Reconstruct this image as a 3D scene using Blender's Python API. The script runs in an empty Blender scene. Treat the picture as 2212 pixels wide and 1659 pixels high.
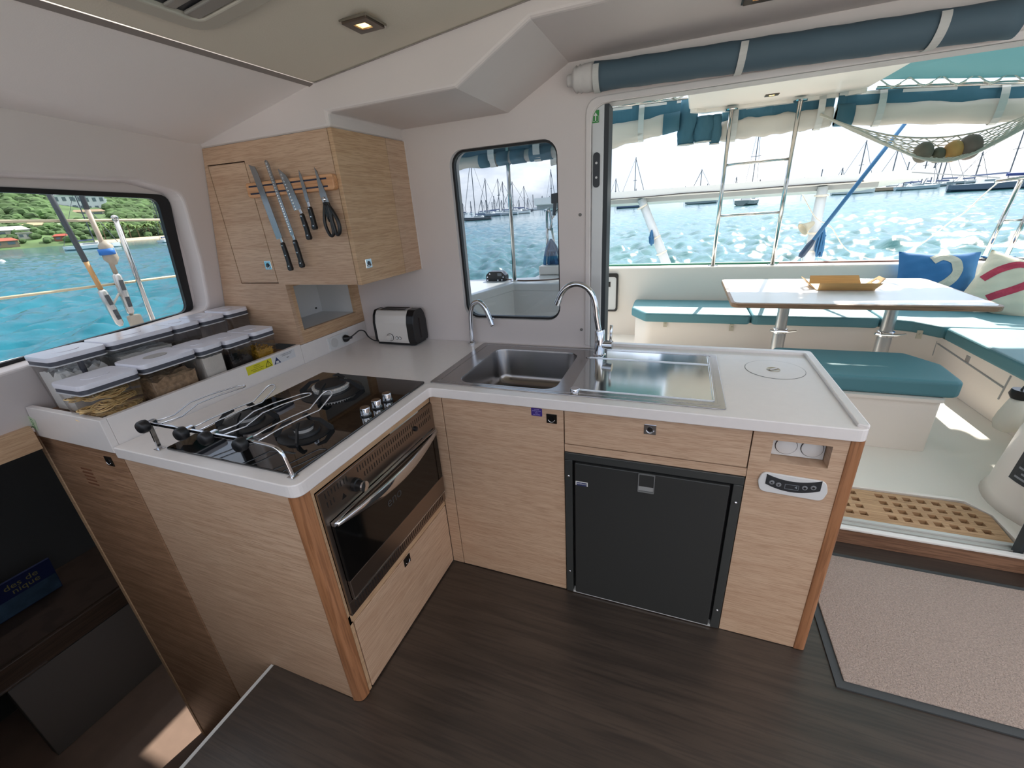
import bpy, bmesh, math, random
from mathutils import Vector, Matrix, Euler
S = bpy.context.scene
COL = S.collection
PI = math.pi
random.seed(7)

# ------------------------------------------------------------------ camera
CAM = (0.90344, -1.3181, 1.54848)
FPX = 910.0
def cam_axes(rx=0.39299, ry=-0.06825, rz=-0.38775):
    cy, sy = math.cos(rz), math.sin(rz)
    f0 = Vector((sy, cy, 0)); r0 = Vector((cy, -sy, 0)); u0 = Vector((0, 0, 1))
    f = math.cos(rx)*f0 - math.sin(rx)*u0
    u = math.cos(rx)*u0 + math.sin(rx)*f0
    r = math.cos(ry)*r0 + math.sin(ry)*u
    u2 = -math.sin(ry)*r0 + math.cos(ry)*u
    return r, u2, f
CR, CU, CF = cam_axes()
cd = bpy.data.cameras.new('camera'); co = bpy.data.objects.new('camera', cd); COL.objects.link(co)
cd.sensor_width = 36.0; cd.lens = FPX/2212*36.0; cd.clip_start = .02; cd.clip_end = 6000
cd.shift_y = 0.0
co.matrix_world = Matrix(((CR.x, CU.x, -CF.x, CAM[0]), (CR.y, CU.y, -CF.y, CAM[1]), (CR.z, CU.z, -CF.z, CAM[2]), (0, 0, 0, 1)))
S.camera = co
def at(px, py, axis, val):
    """Point of the place seen at a photo pixel, on the plane axis=val."""
    d = CR*((px-1106)/FPX) + CU*(-(py-829.5)/FPX) + CF
    c = Vector(CAM); t = (val - c[axis])/d[axis]
    return c + d*t

# ------------------------------------------------------------------ view, world, sun
S.view_settings.view_transform = 'Standard'; S.view_settings.look = 'None'
S.view_settings.exposure = 1.15; S.view_settings.gamma = 1.0; S.view_settings.use_curve_mapping = False
S.cycles.use_denoising = True
S.cycles.max_bounces = 8; S.cycles.diffuse_bounces = 4; S.cycles.glossy_bounces = 4
S.cycles.transmission_bounces = 6; S.cycles.transparent_max_bounces = 24
S.cycles.sample_clamp_indirect = 4.0; S.cycles.caustics_reflective = False; S.cycles.caustics_refractive = False

def lin(c):
    if isinstance(c, str):
        c = tuple(int(c[i:i+2], 16)/255 for i in (0, 2, 4))
    return tuple((x/12.92 if x <= .04045 else ((x+.055)/1.055)**2.4) for x in c) + (1.0,)

SUN_TO = Vector((0.16, 0.74, 0.655)).normalized()
w = bpy.data.worlds.new('sky'); S.world = w; w.use_nodes = True
nt = w.node_tree; nt.nodes.clear()
N = nt.nodes.new; L = nt.links.new
tc = N('ShaderNodeTexCoord'); sep = N('ShaderNodeSeparateXYZ'); L(tc.outputs['Generated'], sep.inputs[0])
ramp = N('ShaderNodeValToRGB'); L(sep.outputs['Z'], ramp.inputs[0])
e = ramp.color_ramp.elements
e[0].position = 0.0; e[0].color = (.37, .40, .43, 1); e[1].position = .75; e[1].color = (1.35, 1.36, 1.40, 1)
e2 = ramp.color_ramp.elements.new(.16); e2.color = (.34, .44, .60, 1)
e3 = ramp.color_ramp.elements.new(.40); e3.color = (.62, .70, .85, 1)
mp = N('ShaderNodeMapping'); mp.inputs['Scale'].default_value = (1.6, 1.6, 4.5); L(tc.outputs['Generated'], mp.inputs[0])
nz = N('ShaderNodeTexNoise'); nz.inputs['Scale'].default_value = 1.7; nz.inputs['Detail'].default_value = 6; nz.inputs['Roughness'].default_value = .62
L(mp.outputs[0], nz.inputs[0])
cr = N('ShaderNodeValToRGB'); cr.color_ramp.elements[0].position = .48; cr.color_ramp.elements[1].position = .68; L(nz.outputs[0], cr.inputs[0])
mx = N('ShaderNodeMixRGB'); mx.inputs[2].default_value = (.78, .78, .78, 1); L(cr.outputs[0], mx.inputs[0]); L(ramp.outputs[0], mx.inputs[1])
dot = N('ShaderNodeVectorMath'); dot.operation = 'DOT_PRODUCT'; dot.inputs[1].default_value = SUN_TO; L(tc.outputs['Generated'], dot.inputs[0])
mr = N('ShaderNodeMapRange'); mr.inputs[1].default_value = .66; mr.inputs[2].default_value = .97; mr.inputs[3].default_value = 1.0; mr.inputs[4].default_value = 1.9; L(dot.outputs['Value'], mr.inputs[0])
vm = N('ShaderNodeVectorMath'); vm.operation = 'SCALE'; L(mx.outputs[0], vm.inputs[0]); L(mr.outputs[0], vm.inputs['Scale'])
bg = N('ShaderNodeBackground'); bg.inputs[1].default_value = 1.0; L(vm.outputs[0], bg.inputs[0])
ow = N('ShaderNodeOutputWorld'); L(bg.outputs[0], ow.inputs[0])
sl = bpy.data.lights.new('sun', 'SUN'); so = bpy.data.objects.new('sun', sl); COL.objects.link(so)
sl.energy = 5.0; sl.angle = math.radians(.8); sl.color = (1, .95, .86)
so.rotation_euler = (-SUN_TO).to_track_quat('-Z', 'Y').to_euler(); so.location = SUN_TO*30

# ------------------------------------------------------------------ materials
MATS = {}
def mat(name, col, rough=.5, metal=0.0, bump=0.0, bscale=60.0, var=0.0, vscale=3.0, stretch=(1, 1, 1), spec=.5, coat=0.0, sheen=0.0, emit=None, estr=0.0, alpha=None, trans=0.0):
    if name in MATS: return MATS[name]
    m = bpy.data.materials.new(name); m.use_nodes = True; t = m.node_tree
    b = t.nodes['Principled BSDF']; c = lin(col)
    b.inputs['Base Color'].default_value = c; b.inputs['Roughness'].default_value = rough; b.inputs['Metallic'].default_value = metal
    b.inputs['Specular IOR Level'].default_value = spec; b.inputs['Coat Weight'].default_value = coat; b.inputs['Sheen Weight'].default_value = sheen
    if trans: b.inputs['Transmission Weight'].default_value = trans
    if emit: b.inputs['Emission Color'].default_value = lin(emit); b.inputs['Emission Strength'].default_value = estr
    if bump or var:
        tcn = t.nodes.new('ShaderNodeTexCoord'); mpn = t.nodes.new('ShaderNodeMapping'); mpn.inputs['Scale'].default_value = stretch
        t.links.new(tcn.outputs['Object'], mpn.inputs[0])
    if var:
        n = t.nodes.new('ShaderNodeTexNoise'); n.inputs['Scale'].default_value = vscale; n.inputs['Detail'].default_value = 5
        t.links.new(mpn.outputs[0], n.inputs[0])
        r = t.nodes.new('ShaderNodeValToRGB'); r.color_ramp.elements[0].position = .3; r.color_ramp.elements[1].position = .7
        r.color_ramp.elements[0].color = tuple(x*(1-var) for x in c[:3])+(1,); r.color_ramp.elements[1].color = tuple(min(1, x*(1+var)) for x in c[:3])+(1,)
        t.links.new(n.outputs[0], r.inputs[0]); t.links.new(r.outputs[0], b.inputs['Base Color'])
    if bump:
        n2 = t.nodes.new('ShaderNodeTexNoise'); n2.inputs['Scale'].default_value = bscale; n2.inputs['Detail'].default_value = 4
        t.links.new(mpn.outputs[0], n2.inputs[0])
        bp = t.nodes.new('ShaderNodeBump'); bp.inputs['Strength'].default_value = bump; bp.inputs['Distance'].default_value = .01
        t.links.new(n2.outputs[0], bp.inputs['Height']); t.links.new(bp.outputs[0], b.inputs['Normal'])
    MATS[name] = m; return m
def wood(name, c1, c2, c3, rough=.45, sc=(2.2, 2.2, 70), fine=(9, 9, 320)):
    if name in MATS: return MATS[name]
    m = bpy.data.materials.new(name); m.use_nodes = True; t = m.node_tree; b = t.nodes['Principled BSDF']; b.inputs['Roughness'].default_value = rough
    tcn = t.nodes.new('ShaderNodeTexCoord'); outs = []
    for s, d in ((sc, 4), (fine, 3)):
        mpn = t.nodes.new('ShaderNodeMapping'); mpn.inputs['Scale'].default_value = s; t.links.new(tcn.outputs['Object'], mpn.inputs[0])
        n = t.nodes.new('ShaderNodeTexNoise'); n.inputs['Scale'].default_value = 1.0; n.inputs['Detail'].default_value = d; n.inputs['Distortion'].default_value = .35
        t.links.new(mpn.outputs[0], n.inputs[0]); outs.append(n)
    r = t.nodes.new('ShaderNodeValToRGB'); r.color_ramp.elements[0].position = .34; r.color_ramp.elements[0].color = lin(c2); r.color_ramp.elements[1].position = .62; r.color_ramp.elements[1].color = lin(c1)
    t.links.new(outs[0].outputs[0], r.inputs[0])
    r2 = t.nodes.new('ShaderNodeValToRGB'); r2.color_ramp.elements[0].position = .40; r2.color_ramp.elements[0].color = (1, 1, 1, 1); r2.color_ramp.elements[1].position = .52; r2.color_ramp.elements[1].color = (0, 0, 0, 1)
    t.links.new(outs[1].outputs[0], r2.inputs[0])
    ml = t.nodes.new('ShaderNodeMath'); ml.operation = 'MULTIPLY'; ml.inputs[1].default_value = .55; t.links.new(r2.outputs[0], ml.inputs[0])
    mixn = t.nodes.new('ShaderNodeMixRGB'); mixn.inputs[2].default_value = lin(c3); t.links.new(ml.outputs[0], mixn.inputs[0]); t.links.new(r.outputs[0], mixn.inputs[1])
    t.links.new(mixn.outputs[0], b.inputs['Base Color'])
    bp = t.nodes.new('ShaderNodeBump'); bp.inputs['Strength'].default_value = .12; bp.inputs['Distance'].default_value = .002; t.links.new(outs[1].outputs[0], bp.inputs['Height']); t.links.new(bp.outputs[0], b.inputs['Normal'])
    MATS[name] = m; return m
def clear(name, tint, fac=.10, rough=.03, gl=(1, 1, 1, 1)):
    if name in MATS: return MATS[name]
    m = bpy.data.materials.new(name); m.use_nodes = True; t = m.node_tree; t.nodes.clear()
    o = t.nodes.new('ShaderNodeOutputMaterial'); a = t.nodes.new('ShaderNodeBsdfTransparent'); a.inputs[0].default_value = tint
    g = t.nodes.new('ShaderNodeBsdfGlossy'); g.inputs[0].default_value = gl; g.inputs['Roughness'].default_value = rough
    lw = t.nodes.new('ShaderNodeLayerWeight'); lw.inputs[0].default_value = .35
    mp_ = t.nodes.new('ShaderNodeMapRange'); mp_.inputs[3].default_value = fac*.4; mp_.inputs[4].default_value = min(.9, fac*5); t.links.new(lw.outputs['Fresnel'], mp_.inputs[0])
    x = t.nodes.new('ShaderNodeMixShader'); t.links.new(mp_.outputs[0], x.inputs[0]); t.links.new(a.outputs[0], x.inputs[1]); t.links.new(g.outputs[0], x.inputs[2]); t.links.new(x.outputs[0], o.inputs[0])
    MATS[name] = m; return m
def cloth_translucent(name, col, f=.5):
    if name in MATS: return MATS[name]
    m = bpy.data.materials.new(name); m.use_nodes = True; t = m.node_tree; b = t.nodes['Principled BSDF']; b.inputs['Base Color'].default_value = lin(col); b.inputs['Roughness'].default_value = .8
    tr = t.nodes.new('ShaderNodeBsdfTranslucent'); tr.inputs[0].default_value = lin(col)
    x = t.nodes.new('ShaderNodeMixShader'); x.inputs[0].default_value = f; t.links.new(b.outputs[0], x.inputs[1]); t.links.new(tr.outputs[0], x.inputs[2]); t.links.new(x.outputs[0], t.nodes['Material Output'].inputs[0])
    MATS[name] = m; return m

OAK = wood('washed_oak', 'ccae93', 'bf9e83', 'a48267', sc=(3, 3, 60), fine=(14, 14, 420))
OAKB = wood('washed_oak_light', 'cdac89', 'bf9c79', 'a37f5f', sc=(3, 3, 60), fine=(14, 14, 420))
POST = wood('varnished_hardwood', 'ab7854', '946442', '754b30', rough=.35, sc=(40, 40, 2.5), fine=(160, 160, 6))
TEAK = wood('teak', 'c7a17a', 'b08962', '8a6544', rough=.6, sc=(2.5, 60, 60), fine=(8, 220, 220))
EDGEW = wood('table_edge_wood', '9a7a5e', '80624a', '5f4634', sc=(2, 50, 50), fine=(8, 200, 200))
FLOORM = wood('dark_floor_laminate', '40362f', '302823', '221c1b', rough=.32, sc=(1.6, 26, 26), fine=(5, 120, 120))
FLOORM.node_tree.nodes['Principled BSDF'].inputs['Specular IOR Level'].default_value = .9
WHITE = mat('white_gelcoat', 'dcd5d2', .38, var=.02, vscale=4)
WALLM = mat('white_wall_gelcoat', 'd8cfcc', .5, var=.02, vscale=3)
CEILM = mat('beige_ceiling_panel', 'd8d0c0', .75, bump=.06, bscale=220)
SLOPEM = mat('ceiling_lining', 'f0eae7', .7, bump=.04, bscale=260)
COUNTER = mat('white_solid_surface', 'e7e1dd', .22, var=.012, vscale=40)
COCK = mat('cockpit_gelcoat', 'efe5db', .35)
COCKF = mat('cockpit_nonslip_floor', 'efe8de', .7, bump=.2, bscale=400)
DARKGAP = mat('dark_gap', '1d1512', .8)
GASKET = mat('black_rubber', '0e0f11', .5)
BLACKP = mat('black_plastic', '121214', .35)
BLACKG = mat('black_hob_glass', '050506', .035, coat=.6)
OVENG = mat('oven_black_glass', '060606', .08)
IRON = mat('cast_iron', '161617', .55)
CHROME = mat('chrome', 'd8dade', .07, 1.0)
STEEL = mat('brushed_steel', 'b3aeaa', .26, 1.0, bump=.03, bscale=90, stretch=(1, 14, 1))
STEELD = mat('oven_steel', '9b8f86', .28, 1.0)
FRIDGEM = mat('fridge_charcoal', '3a3b3a', .42, .35)
FRIDGEF = mat('fridge_frame_grey', '4a4c4b', .38, .5)
ALU = mat('anodised_aluminium', 'cfd1d1', .35, .15)
LIDW = mat('white_lid_plastic', 'dfdee6', .14)
GASK2 = mat('grey_lid_gasket', '4a4c55', .5)
CLEARP = clear('clear_container_plastic', (.93, .925, .92, 1), .07)
TEALC = mat('teal_vinyl', '53858f', .55, bump=.03, bscale=300)
TEALB = cloth_translucent('teal_bimini_canvas', '7fa5a8', .45)
BLUEC = mat('blue_grey_blind_fabric', '4a5f6b', .7, bump=.03, bscale=400)
BLUECAN = cloth_translucent('blue_canvas', '4c7788', .3)
VINYL = cloth_translucent('rolled_clear_vinyl', 'c9c6bf', .35)
WEB = mat('white_webbing', 'c8c8c4', .8)
WHITEP = mat('white_plastic', 'd9d8d6', .3)
ROPEW = mat('white_rope', 'd8d4c8', .8)
ROPEB = mat('blue_rope', '2a628f', .7)
WIN2 = clear('tinted_window_glass', (.74, .77, .81, 1), .03, 0.0)
WIN1 = clear('side_window_glass', (.72, .73, .74, 1), .03, 0.0)

# ------------------------------------------------------------------ mesh helpers
class MB:
    def __init__(s): s.v = []; s.f = []; s.m = []; s.mi = 0
    def add(s, vs, fs):
        o = len(s.v); s.v += [tuple(x) for x in vs]; s.f += [tuple(i+o for i in f) for f in fs]; s.m += [s.mi]*len(fs); return s
    def box(s, x0, x1, y0, y1, z0, z1):
        v = [(x, y, z) for x in (x0, x1) for y in (y0, y1) for z in (z0, z1)]
        return s.add(v, [(0, 1, 3, 2), (4, 6, 7, 5), (0, 4, 5, 1), (2, 3, 7, 6), (0, 2, 6, 4), (1, 5, 7, 3)])
    def obox(s, c, ax, ay, az, hx, hy, hz):
        c = Vector(c); ax, ay, az = Vector(ax).normalized()*hx, Vector(ay).normalized()*hy, Vector(az).normalized()*hz
        v = [c+a*ax+b*ay+d*az for a in (-1, 1) for b in (-1, 1) for d in (-1, 1)]
        return s.add(v, [(0, 1, 3, 2), (4, 6, 7, 5), (0, 4, 5, 1), (2, 3, 7, 6), (0, 2, 6, 4), (1, 5, 7, 3)])
    def prism(s, poly, axis, a, b):
        n = len(poly); P = lambda u, w_, t: (t, u, w_) if axis == 'x' else ((u, t, w_) if axis == 'y' else (u, w_, t))
        v = [P(u, q, a) for u, q in poly]+[P(u, q, b) for u, q in poly]
        return s.add(v, [tuple(range(n))[::-1], tuple(range(n, 2*n))]+[(i, (i+1) % n, n+(i+1) % n, n+i) for i in range(n)])
    def ring(s, po, pi, axis, a, b):
        n = len(po); P = lambda u, w_, t: (t, u, w_) if axis == 'x' else ((u, t, w_) if axis == 'y' else (u, w_, t))
        v = [P(u, q, t) for t in (a, b) for pl in (po, pi) for u, q in pl]
        f = []
        for i in range(n):
            j = (i+1) % n
            f += [(i, j, n+j, n+i), (2*n+i, 3*n+i, 3*n+j, 2*n+j), (i, 2*n+i, 2*n+j, j), (n+i, n+j, 3*n+j, 3*n+i)]
        return s.add(v, f)
    def loft(s, rings, cap=True, closed=True):
        n = len(rings[0]); v = [p for r in rings for p in r]; f = []
        for k in range(len(rings)-1):
            for i in range(n if closed else n-1):
                j = (i+1) % n; f.append((k*n+i, k*n+j, (k+1)*n+j, (k+1)*n+i))
        if cap: f += [tuple(range(n))[::-1], tuple((len(rings)-1)*n+i for i in range(n))]
        return s.add(v, f)
    def tube(s, pts, r, n=10, cap=True, flat=1.0, closed=False):
        pts = [Vector(p) for p in pts]; rs = r if isinstance(r, (list, tuple)) else [r]*len(pts)
        up = None; rings = []
        for i, p in enumerate(pts):
            if closed: d = (pts[(i+1) % len(pts)]-pts[i-1])
            else: d = (pts[min(i+1, len(pts)-1)]-pts[max(i-1, 0)])
            d.normalize()
            if up is None:
                up = Vector((0, 0, 1)) if abs(d.z) < .9 else Vector((1, 0, 0))
            up = (up-d*up.dot(d)).normalized(); sd = d.cross(up)
            rings.append([p+(sd*math.cos(a)+up*math.sin(a)*flat)*rs[i] for a in (2*PI*k/n for k in range(n))])
        if closed: rings.append(rings[0])
        return s.loft(rings, cap and not closed)
    def cyl(s, p0, p1, r, n=20, r2=None): return s.tube([p0, p1], [r, r if r2 is None else r2], n)
    def lathe(s, prof, o, axis=(0, 0, 1), n=24):
        o = Vector(o); a = Vector(axis).normalized(); u = a.orthogonal().normalized(); w_ = a.cross(u)
        return s.loft([[o+a*h+(u*math.cos(t)+w_*math.sin(t))*max(r, 1e-5) for t in (2*PI*k/n for k in range(n))] for r, h in prof])
    def sphere(s, c, rx, ry=None, rz=None, n=12, m=8):
        ry = rx if ry is None else ry; rz = rx if rz is None else rz; c = Vector(c)
        return s.loft([[c+Vector((rx*math.sin(p)*math.cos(t), ry*math.sin(p)*math.sin(t), -rz*math.cos(p))) for t in (2*PI*k/n for k in range(n))] for p in [1e-3+(PI-2e-3)*i/m for i in range(m+1)]])
    def quad(s, *p): return s.add(p, [tuple(range(len(p)))])
    def mesh(s, name, mats):
        me = bpy.data.meshes.new(name); me.from_pydata(s.v, [], s.f)
        for m in (mats if isinstance(mats, (list, tuple)) else [mats]): me.materials.append(m)
        if any(s.m): me.polygons.foreach_set('material_index', s.m)
        b = bmesh.new(); b.from_mesh(me); bmesh.ops.recalc_face_normals(b, faces=b.faces); b.to_mesh(me); b.free(); return me

def part(name, mb, m, parent=None, smooth=False, bevel=0.0, seg=2, local=False, sub=0, auto=None):
    me = mb.mesh(name, m); o = bpy.data.objects.new(name, me); COL.objects.link(o)
    if smooth: me.polygons.foreach_set('use_smooth', [True]*len(me.polygons))
    if smooth == 'auto' or auto:
        sharp = math.radians(auto or 40); b = bmesh.new(); b.from_mesh(me)
        for e_ in b.edges:
            if len(e_.link_faces) == 2 and e_.calc_face_angle(0) > sharp: e_.smooth = False
        b.to_mesh(me); b.free(); me.polygons.foreach_set('use_smooth', [True]*len(me.polygons))
    if bevel:
        md = o.modifiers.new('bevel', 'BEVEL'); md.width = bevel; md.segments = seg; md.limit_method = 'ANGLE'; md.angle_limit = math.radians(50); md.harden_normals = False
    if sub:
        md = o.modifiers.new('sub', 'SUBSURF'); md.levels = sub; md.render_levels = sub
    if parent:
        o.parent = parent
        if not local:
            r = Vector((0, 0, 0)); q = parent
            while q: r += q.location; q = q.parent
            o.location = -r
    return o
def thing(name, label, cat, loc=(0, 0, 0), group=None, rot=None):
    o = bpy.data.objects.new(name, None); o.empty_display_size = .05; COL.objects.link(o); o.location = loc
    if rot: o.rotation_euler = rot
    o['label'] = label; o['category'] = cat
    if group: o['group'] = group
    return o
def tag(o, label, cat, group=None, kind=None):
    o['label'] = label; o['category'] = cat
    if group: o['group'] = group
    if kind: o['kind'] = kind
    return o
def struct(name, mb, m, **k):
    o = part(name, mb, m, **k)
    if not k.get('parent'): o['kind'] = 'structure'
    return o
def boolcut(o, *cutters):
    for mb in cutters:
        me = mb.mesh('cut', DARKGAP); c = bpy.data.objects.new('cut', me); COL.objects.link(c)
        w_ = Vector((0, 0, 0)); q = o
        while q: w_ += q.location; q = q.parent
        c.location = (0, 0, 0)
        md = o.modifiers.new('b', 'BOOLEAN'); md.operation = 'DIFFERENCE'; md.solver = 'EXACT'; md.object = c
        # move the bool before any bevel
        idx = len(o.modifiers)-1
        o.modifiers.move(idx, 0)
        bev = [(m_.name) for m_ in o.modifiers if m_.type in ('BEVEL', 'SUBSURF')]
        for n_ in bev: o.modifiers[n_].show_viewport = False
        dg = bpy.context.evaluated_depsgraph_get(); dg.update()
        ne = bpy.data.meshes.new_from_object(o.evaluated_get(dg)); old = o.data; o.modifiers.remove(md); o.data = ne
        for n_ in bev: o.modifiers[n_].show_viewport = True
        bpy.data.objects.remove(c); bpy.data.meshes.remove(me); ne.name = old.name
    return o
def rrect(x0, x1, y0, y1, r, n=6):
    p = []
    for cx, cy, a0 in ((x1-r, y1-r, 0), (x0+r, y1-r, PI/2), (x0+r, y0+r, PI), (x1-r, y0+r, 1.5*PI)):
        for i in range(n+1):
            a = a0+PI/2*i/n; p.append((cx+r*math.cos(a), cy+r*math.sin(a)))
    return p
def rpoly(pts, rad, n=5):
    """polygon with rounded corners"""
    out = []; N_ = len(pts)
    for i, p in enumerate(pts):
        r = rad[i] if isinstance(rad, (list, tuple)) else rad
        p = Vector(p); a = (Vector(pts[i-1])-p); b = (Vector(pts[(i+1) % N_])-p)
        if r <= 0: out.append(tuple(p)); continue
        ang = a.angle(b); d = min(r/math.tan(ang/2), a.length*.49, b.length*.49); q0 = p+a.normalized()*d; q1 = p+b.normalized()*d
        for k in range(n+1):
            t = k/n; out.append(tuple((1-t)**2*q0+2*t*(1-t)*p+t*t*q1))
    return out
def smoothpath(pts, n=6):
    pts = [Vector(p) for p in pts]; out = []
    for i in range(len(pts)-1):
        p0, p1, p2, p3 = pts[max(i-1, 0)], pts[i], pts[i+1], pts[min(i+2, len(pts)-1)]
        for k in range(n):
            t = k/n; out.append(.5*((2*p1)+(p2-p0)*t+(2*p0-5*p1+4*p2-p3)*t*t+(3*p1-p0-3*p2+p3)*t**3))
    out.append(pts[-1]); return out
def text_part(name, body, size, o, right, up, m, parent=None, align='CENTER', thick=.0004):
    """raised lettering: a mesh of the words lying in the plane of right/up at o"""
    cu = bpy.data.curves.new(name, 'FONT'); cu.body = body; cu.size = size; cu.align_x = align; cu.align_y = 'CENTER'; cu.extrude = thick; cu.resolution_u = 3
    ob = bpy.data.objects.new(name, cu); COL.objects.link(ob)
    dg = bpy.context.evaluated_depsgraph_get(); dg.update()
    me = bpy.data.meshes.new_from_object(ob.evaluated_get(dg)); bpy.data.objects.remove(ob)
    R_ = Vector(right).normalized(); U_ = Vector(up); U_ = (U_-R_*U_.dot(R_)).normalized(); Z_ = R_.cross(U_)
    M_ = Matrix(((R_.x, U_.x, Z_.x, o[0]), (R_.y, U_.y, Z_.y, o[1]), (R_.z, U_.z, Z_.z, o[2]), (0, 0, 0, 1)))
    me.transform(M_); me.materials.clear(); me.materials.append(m); me.name = name
    t = bpy.data.objects.new(name, me); COL.objects.link(t)
    if parent:
        t.parent = parent; r = Vector((0, 0, 0)); q = parent
        while q: r += q.location; q = q.parent
        t.location = -r
    return t

# ================================================================== ROOM SHELL
CEIL = lambda x: 2.006+.1*(x+.37)
WLK = 1.25
def WL(y, z, off=0.0): return -1.25+.26*(z-1.02)-.06*(y-.123)+off
def atW(px, py, off=0.0):
    d = CR*((px-1106)/FPX)+CU*(-(py-829.5)/FPX)+CF; c = Vector(CAM); n = Vector((1, .06, -.26)); k = -1.25-.26*1.02+.06*.123+off
    t = (k-n.dot(c))/n.dot(d); p = c+d*t; return (p.y, p.z)
def wprism(mb, poly, o1, o2):
    n = len(poly); v = [(WL(y, z, o1), y, z) for y, z in poly]+[(WL(y, z, o2), y, z) for y, z in poly]
    return mb.add(v, [tuple(range(n))[::-1], tuple(range(n, 2*n))]+[(i, (i+1) % n, n+(i+1) % n, n+i) for i in range(n)])
def wring(mb, po, pi, o1, o2):
    n = len(po); v = [(WL(y, z, t), y, z) for t in (o1, o2) for pl in (po, pi) for y, z in pl]; f = []
    for i in range(n):
        j = (i+1) % n; f += [(i, j, n+j, n+i), (2*n+i, 3*n+i, 3*n+j, 2*n+j), (i, 2*n+i, 2*n+j, j), (n+i, n+j, 3*n+j, 3*n+i)]
    return mb.add(v, f)

# floor
struct('floor', MB().prism([(-.42, -3.3), (3.3, -3.3), (3.3, .66), (-.42, .66)], 'z', -.05, 0), FLOORM)
struct('trim_1', MB().box(-.432, -.42, -3.3, -.672, -.03, .002), ALU)
struct('trim_2', MB().box(-.46, -.425, -3.3, -.672, -1.0, -.03), mat('dark_riser_wood', '30231c', .6))
# lower hull level, seen down the companionway
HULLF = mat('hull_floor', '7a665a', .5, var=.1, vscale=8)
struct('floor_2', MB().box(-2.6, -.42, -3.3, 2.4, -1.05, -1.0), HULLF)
# left wall with the side window
outer = [(-3.3, -.1), (.62, -.1), (.62, 2.0), (-3.3, 2.0)]
wl = struct('wall_left', wprism(MB(), [(-3.3, .93), (.62, .93), (.62, 1.97), (-3.3, 1.97)], 0.0, -.13), WALLM, bevel=.012, seg=3)
op = [atW(x, y) for x, y in ((-1500, 205), (300, 390), (392, 418), (432, 560), (452, 668), (-1500, 1400))]
op[0] = (-2.6, op[1][1]+.02); op[-1] = (-2.6, atW(0, 840)[1]-.05)
opr = rpoly(op, [.05, 0, .06, 0, .05, .05])
boolcut(wl, wprism(MB(), opr, .1, -.3))
g_out = [atW(x, y, -.09) for x, y in ((0, 386), (362, 421), (420, 676), (0, 808))]
g_in = [atW(x, y, -.09) for x, y in ((0, 398), (338, 429), (405, 672), (0, 802))]
def ext(q, y):   # carry the two left-hand corners on to y
    a, b, c_, d = q; s1 = (a[1]-b[1])/(a[0]-b[0]); s2 = (d[1]-c_[1])/(d[0]-c_[0])
    return [(y, a[1]+s1*(y-a[0])*.3), b, c_, (y, d[1]+s2*(y-d[0])*.3)]
go = rpoly(ext(g_out, -2.5), .05); gi = rpoly(ext(g_in, -2.47), .04)
wf = struct('window_1', wring(MB(), go, gi, -.085, -.105), GASKET)
struct('window_pane', wprism(MB(), gi, -.094, -.096), WIN1, parent=wf)
cy_, cz_ = sum(p[0] for p in go)/len(go), sum(p[1] for p in go)/len(go)
big = [(cy_+(y-cy_)*1.12, cz_+(z-cz_)*1.42) for y, z in go]
struct('window_flange', wring(MB(), big, go, -.092, -.128), WALLM, parent=wf)
# oak strip and dark hull side below the window sill
struct('trim_3', MB().box(-1.40, -1.20, -3.3, -.70, .855, .945), OAKB)
# the rest of the saloon behind the viewer: low walls under the wrap-round windows, plus blocks added for the light
struct('wall_right_and_bounce_block', MB().box(3.3, 3.36, -3.3, .59, -.05, 1.02).box(2.85, 3.3, -2.5, -1.3, -.05, .98), WALLM)  # second box is unseen, added to bounce sunlight up to the ceiling
struct('floor_5', MB().box(-3.2, 5.2, -9.0, -3.4, .90, .96).box(3.4, 5.2, -3.4, .6, .90, .96), mat('deck_white', 'd6d2ca', .6))
struct('wall_front_shade_block', MB().box(-.42, 3.36, -3.36, -2.5, -.05, 1.02), WALLM)  # unseen, thickened into a block to darken the floor and lower panels
# sloped lining and ceiling panel
sl_v = [(-.372, .124, 2.006), (-.372, -1.7, 2.006), (-.94, -1.7, 1.965), (-.94, -1.2, 1.955), (-1.0, -.48, 1.915), (-1.04, .124, 1.879)]
struct('ceiling', MB().prism([(-.366, -1.7), (2.0, -1.7), (2.0, .121), (-.366, .121)], 'z', 0, .03), CEILM)
for v in bpy.data.objects['ceiling'].data.vertices: v.co.z += CEIL(v.co.x)
ms = MB(); ms.add(sl_v+[(x-.02, y, z+.05) for x, y, z in sl_v], [tuple(range(6)), tuple(range(6, 12))[::-1]]+[(i, (i+1) % 6, 6+(i+1) % 6, 6+i) for i in range(6)])
struct('ceiling_slope', ms, SLOPEM)
struct('shade_strip_side', MB().add([(-.366, .12, 2.004), (-.366, -1.7, 2.004), (-.386, -1.7, 1.997), (-.386, .12, 1.997)], [(0, 1, 2, 3)]), mat('shadow_gap_grey', '8c827e', .8))  # grey strip painted in for the shade of the gap beside the panel
struct('shade_strip_back', MB().add([(-.366, .122, CEIL(-.366)-.002), (2, .122, CEIL(2)-.002), (2, .114, CEIL(2)-.004), (-.366, .114, CEIL(-.366)-.004)], [(0, 1, 2, 3)]), MATS['shadow_gap_grey'])  # same painted gap shade along the back edge of the panel
struct('wall_header', MB().prism([(-1.08, 1.867), (-.335, 1.867), (-.335, 1.913), (.19, 1.915), (.447, 2.047), (3.3, 2.047), (3.3, 2.5), (-1.08, 2.5)], 'y', .123, .6), WALLM, bevel=.012, seg=3)
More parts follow.
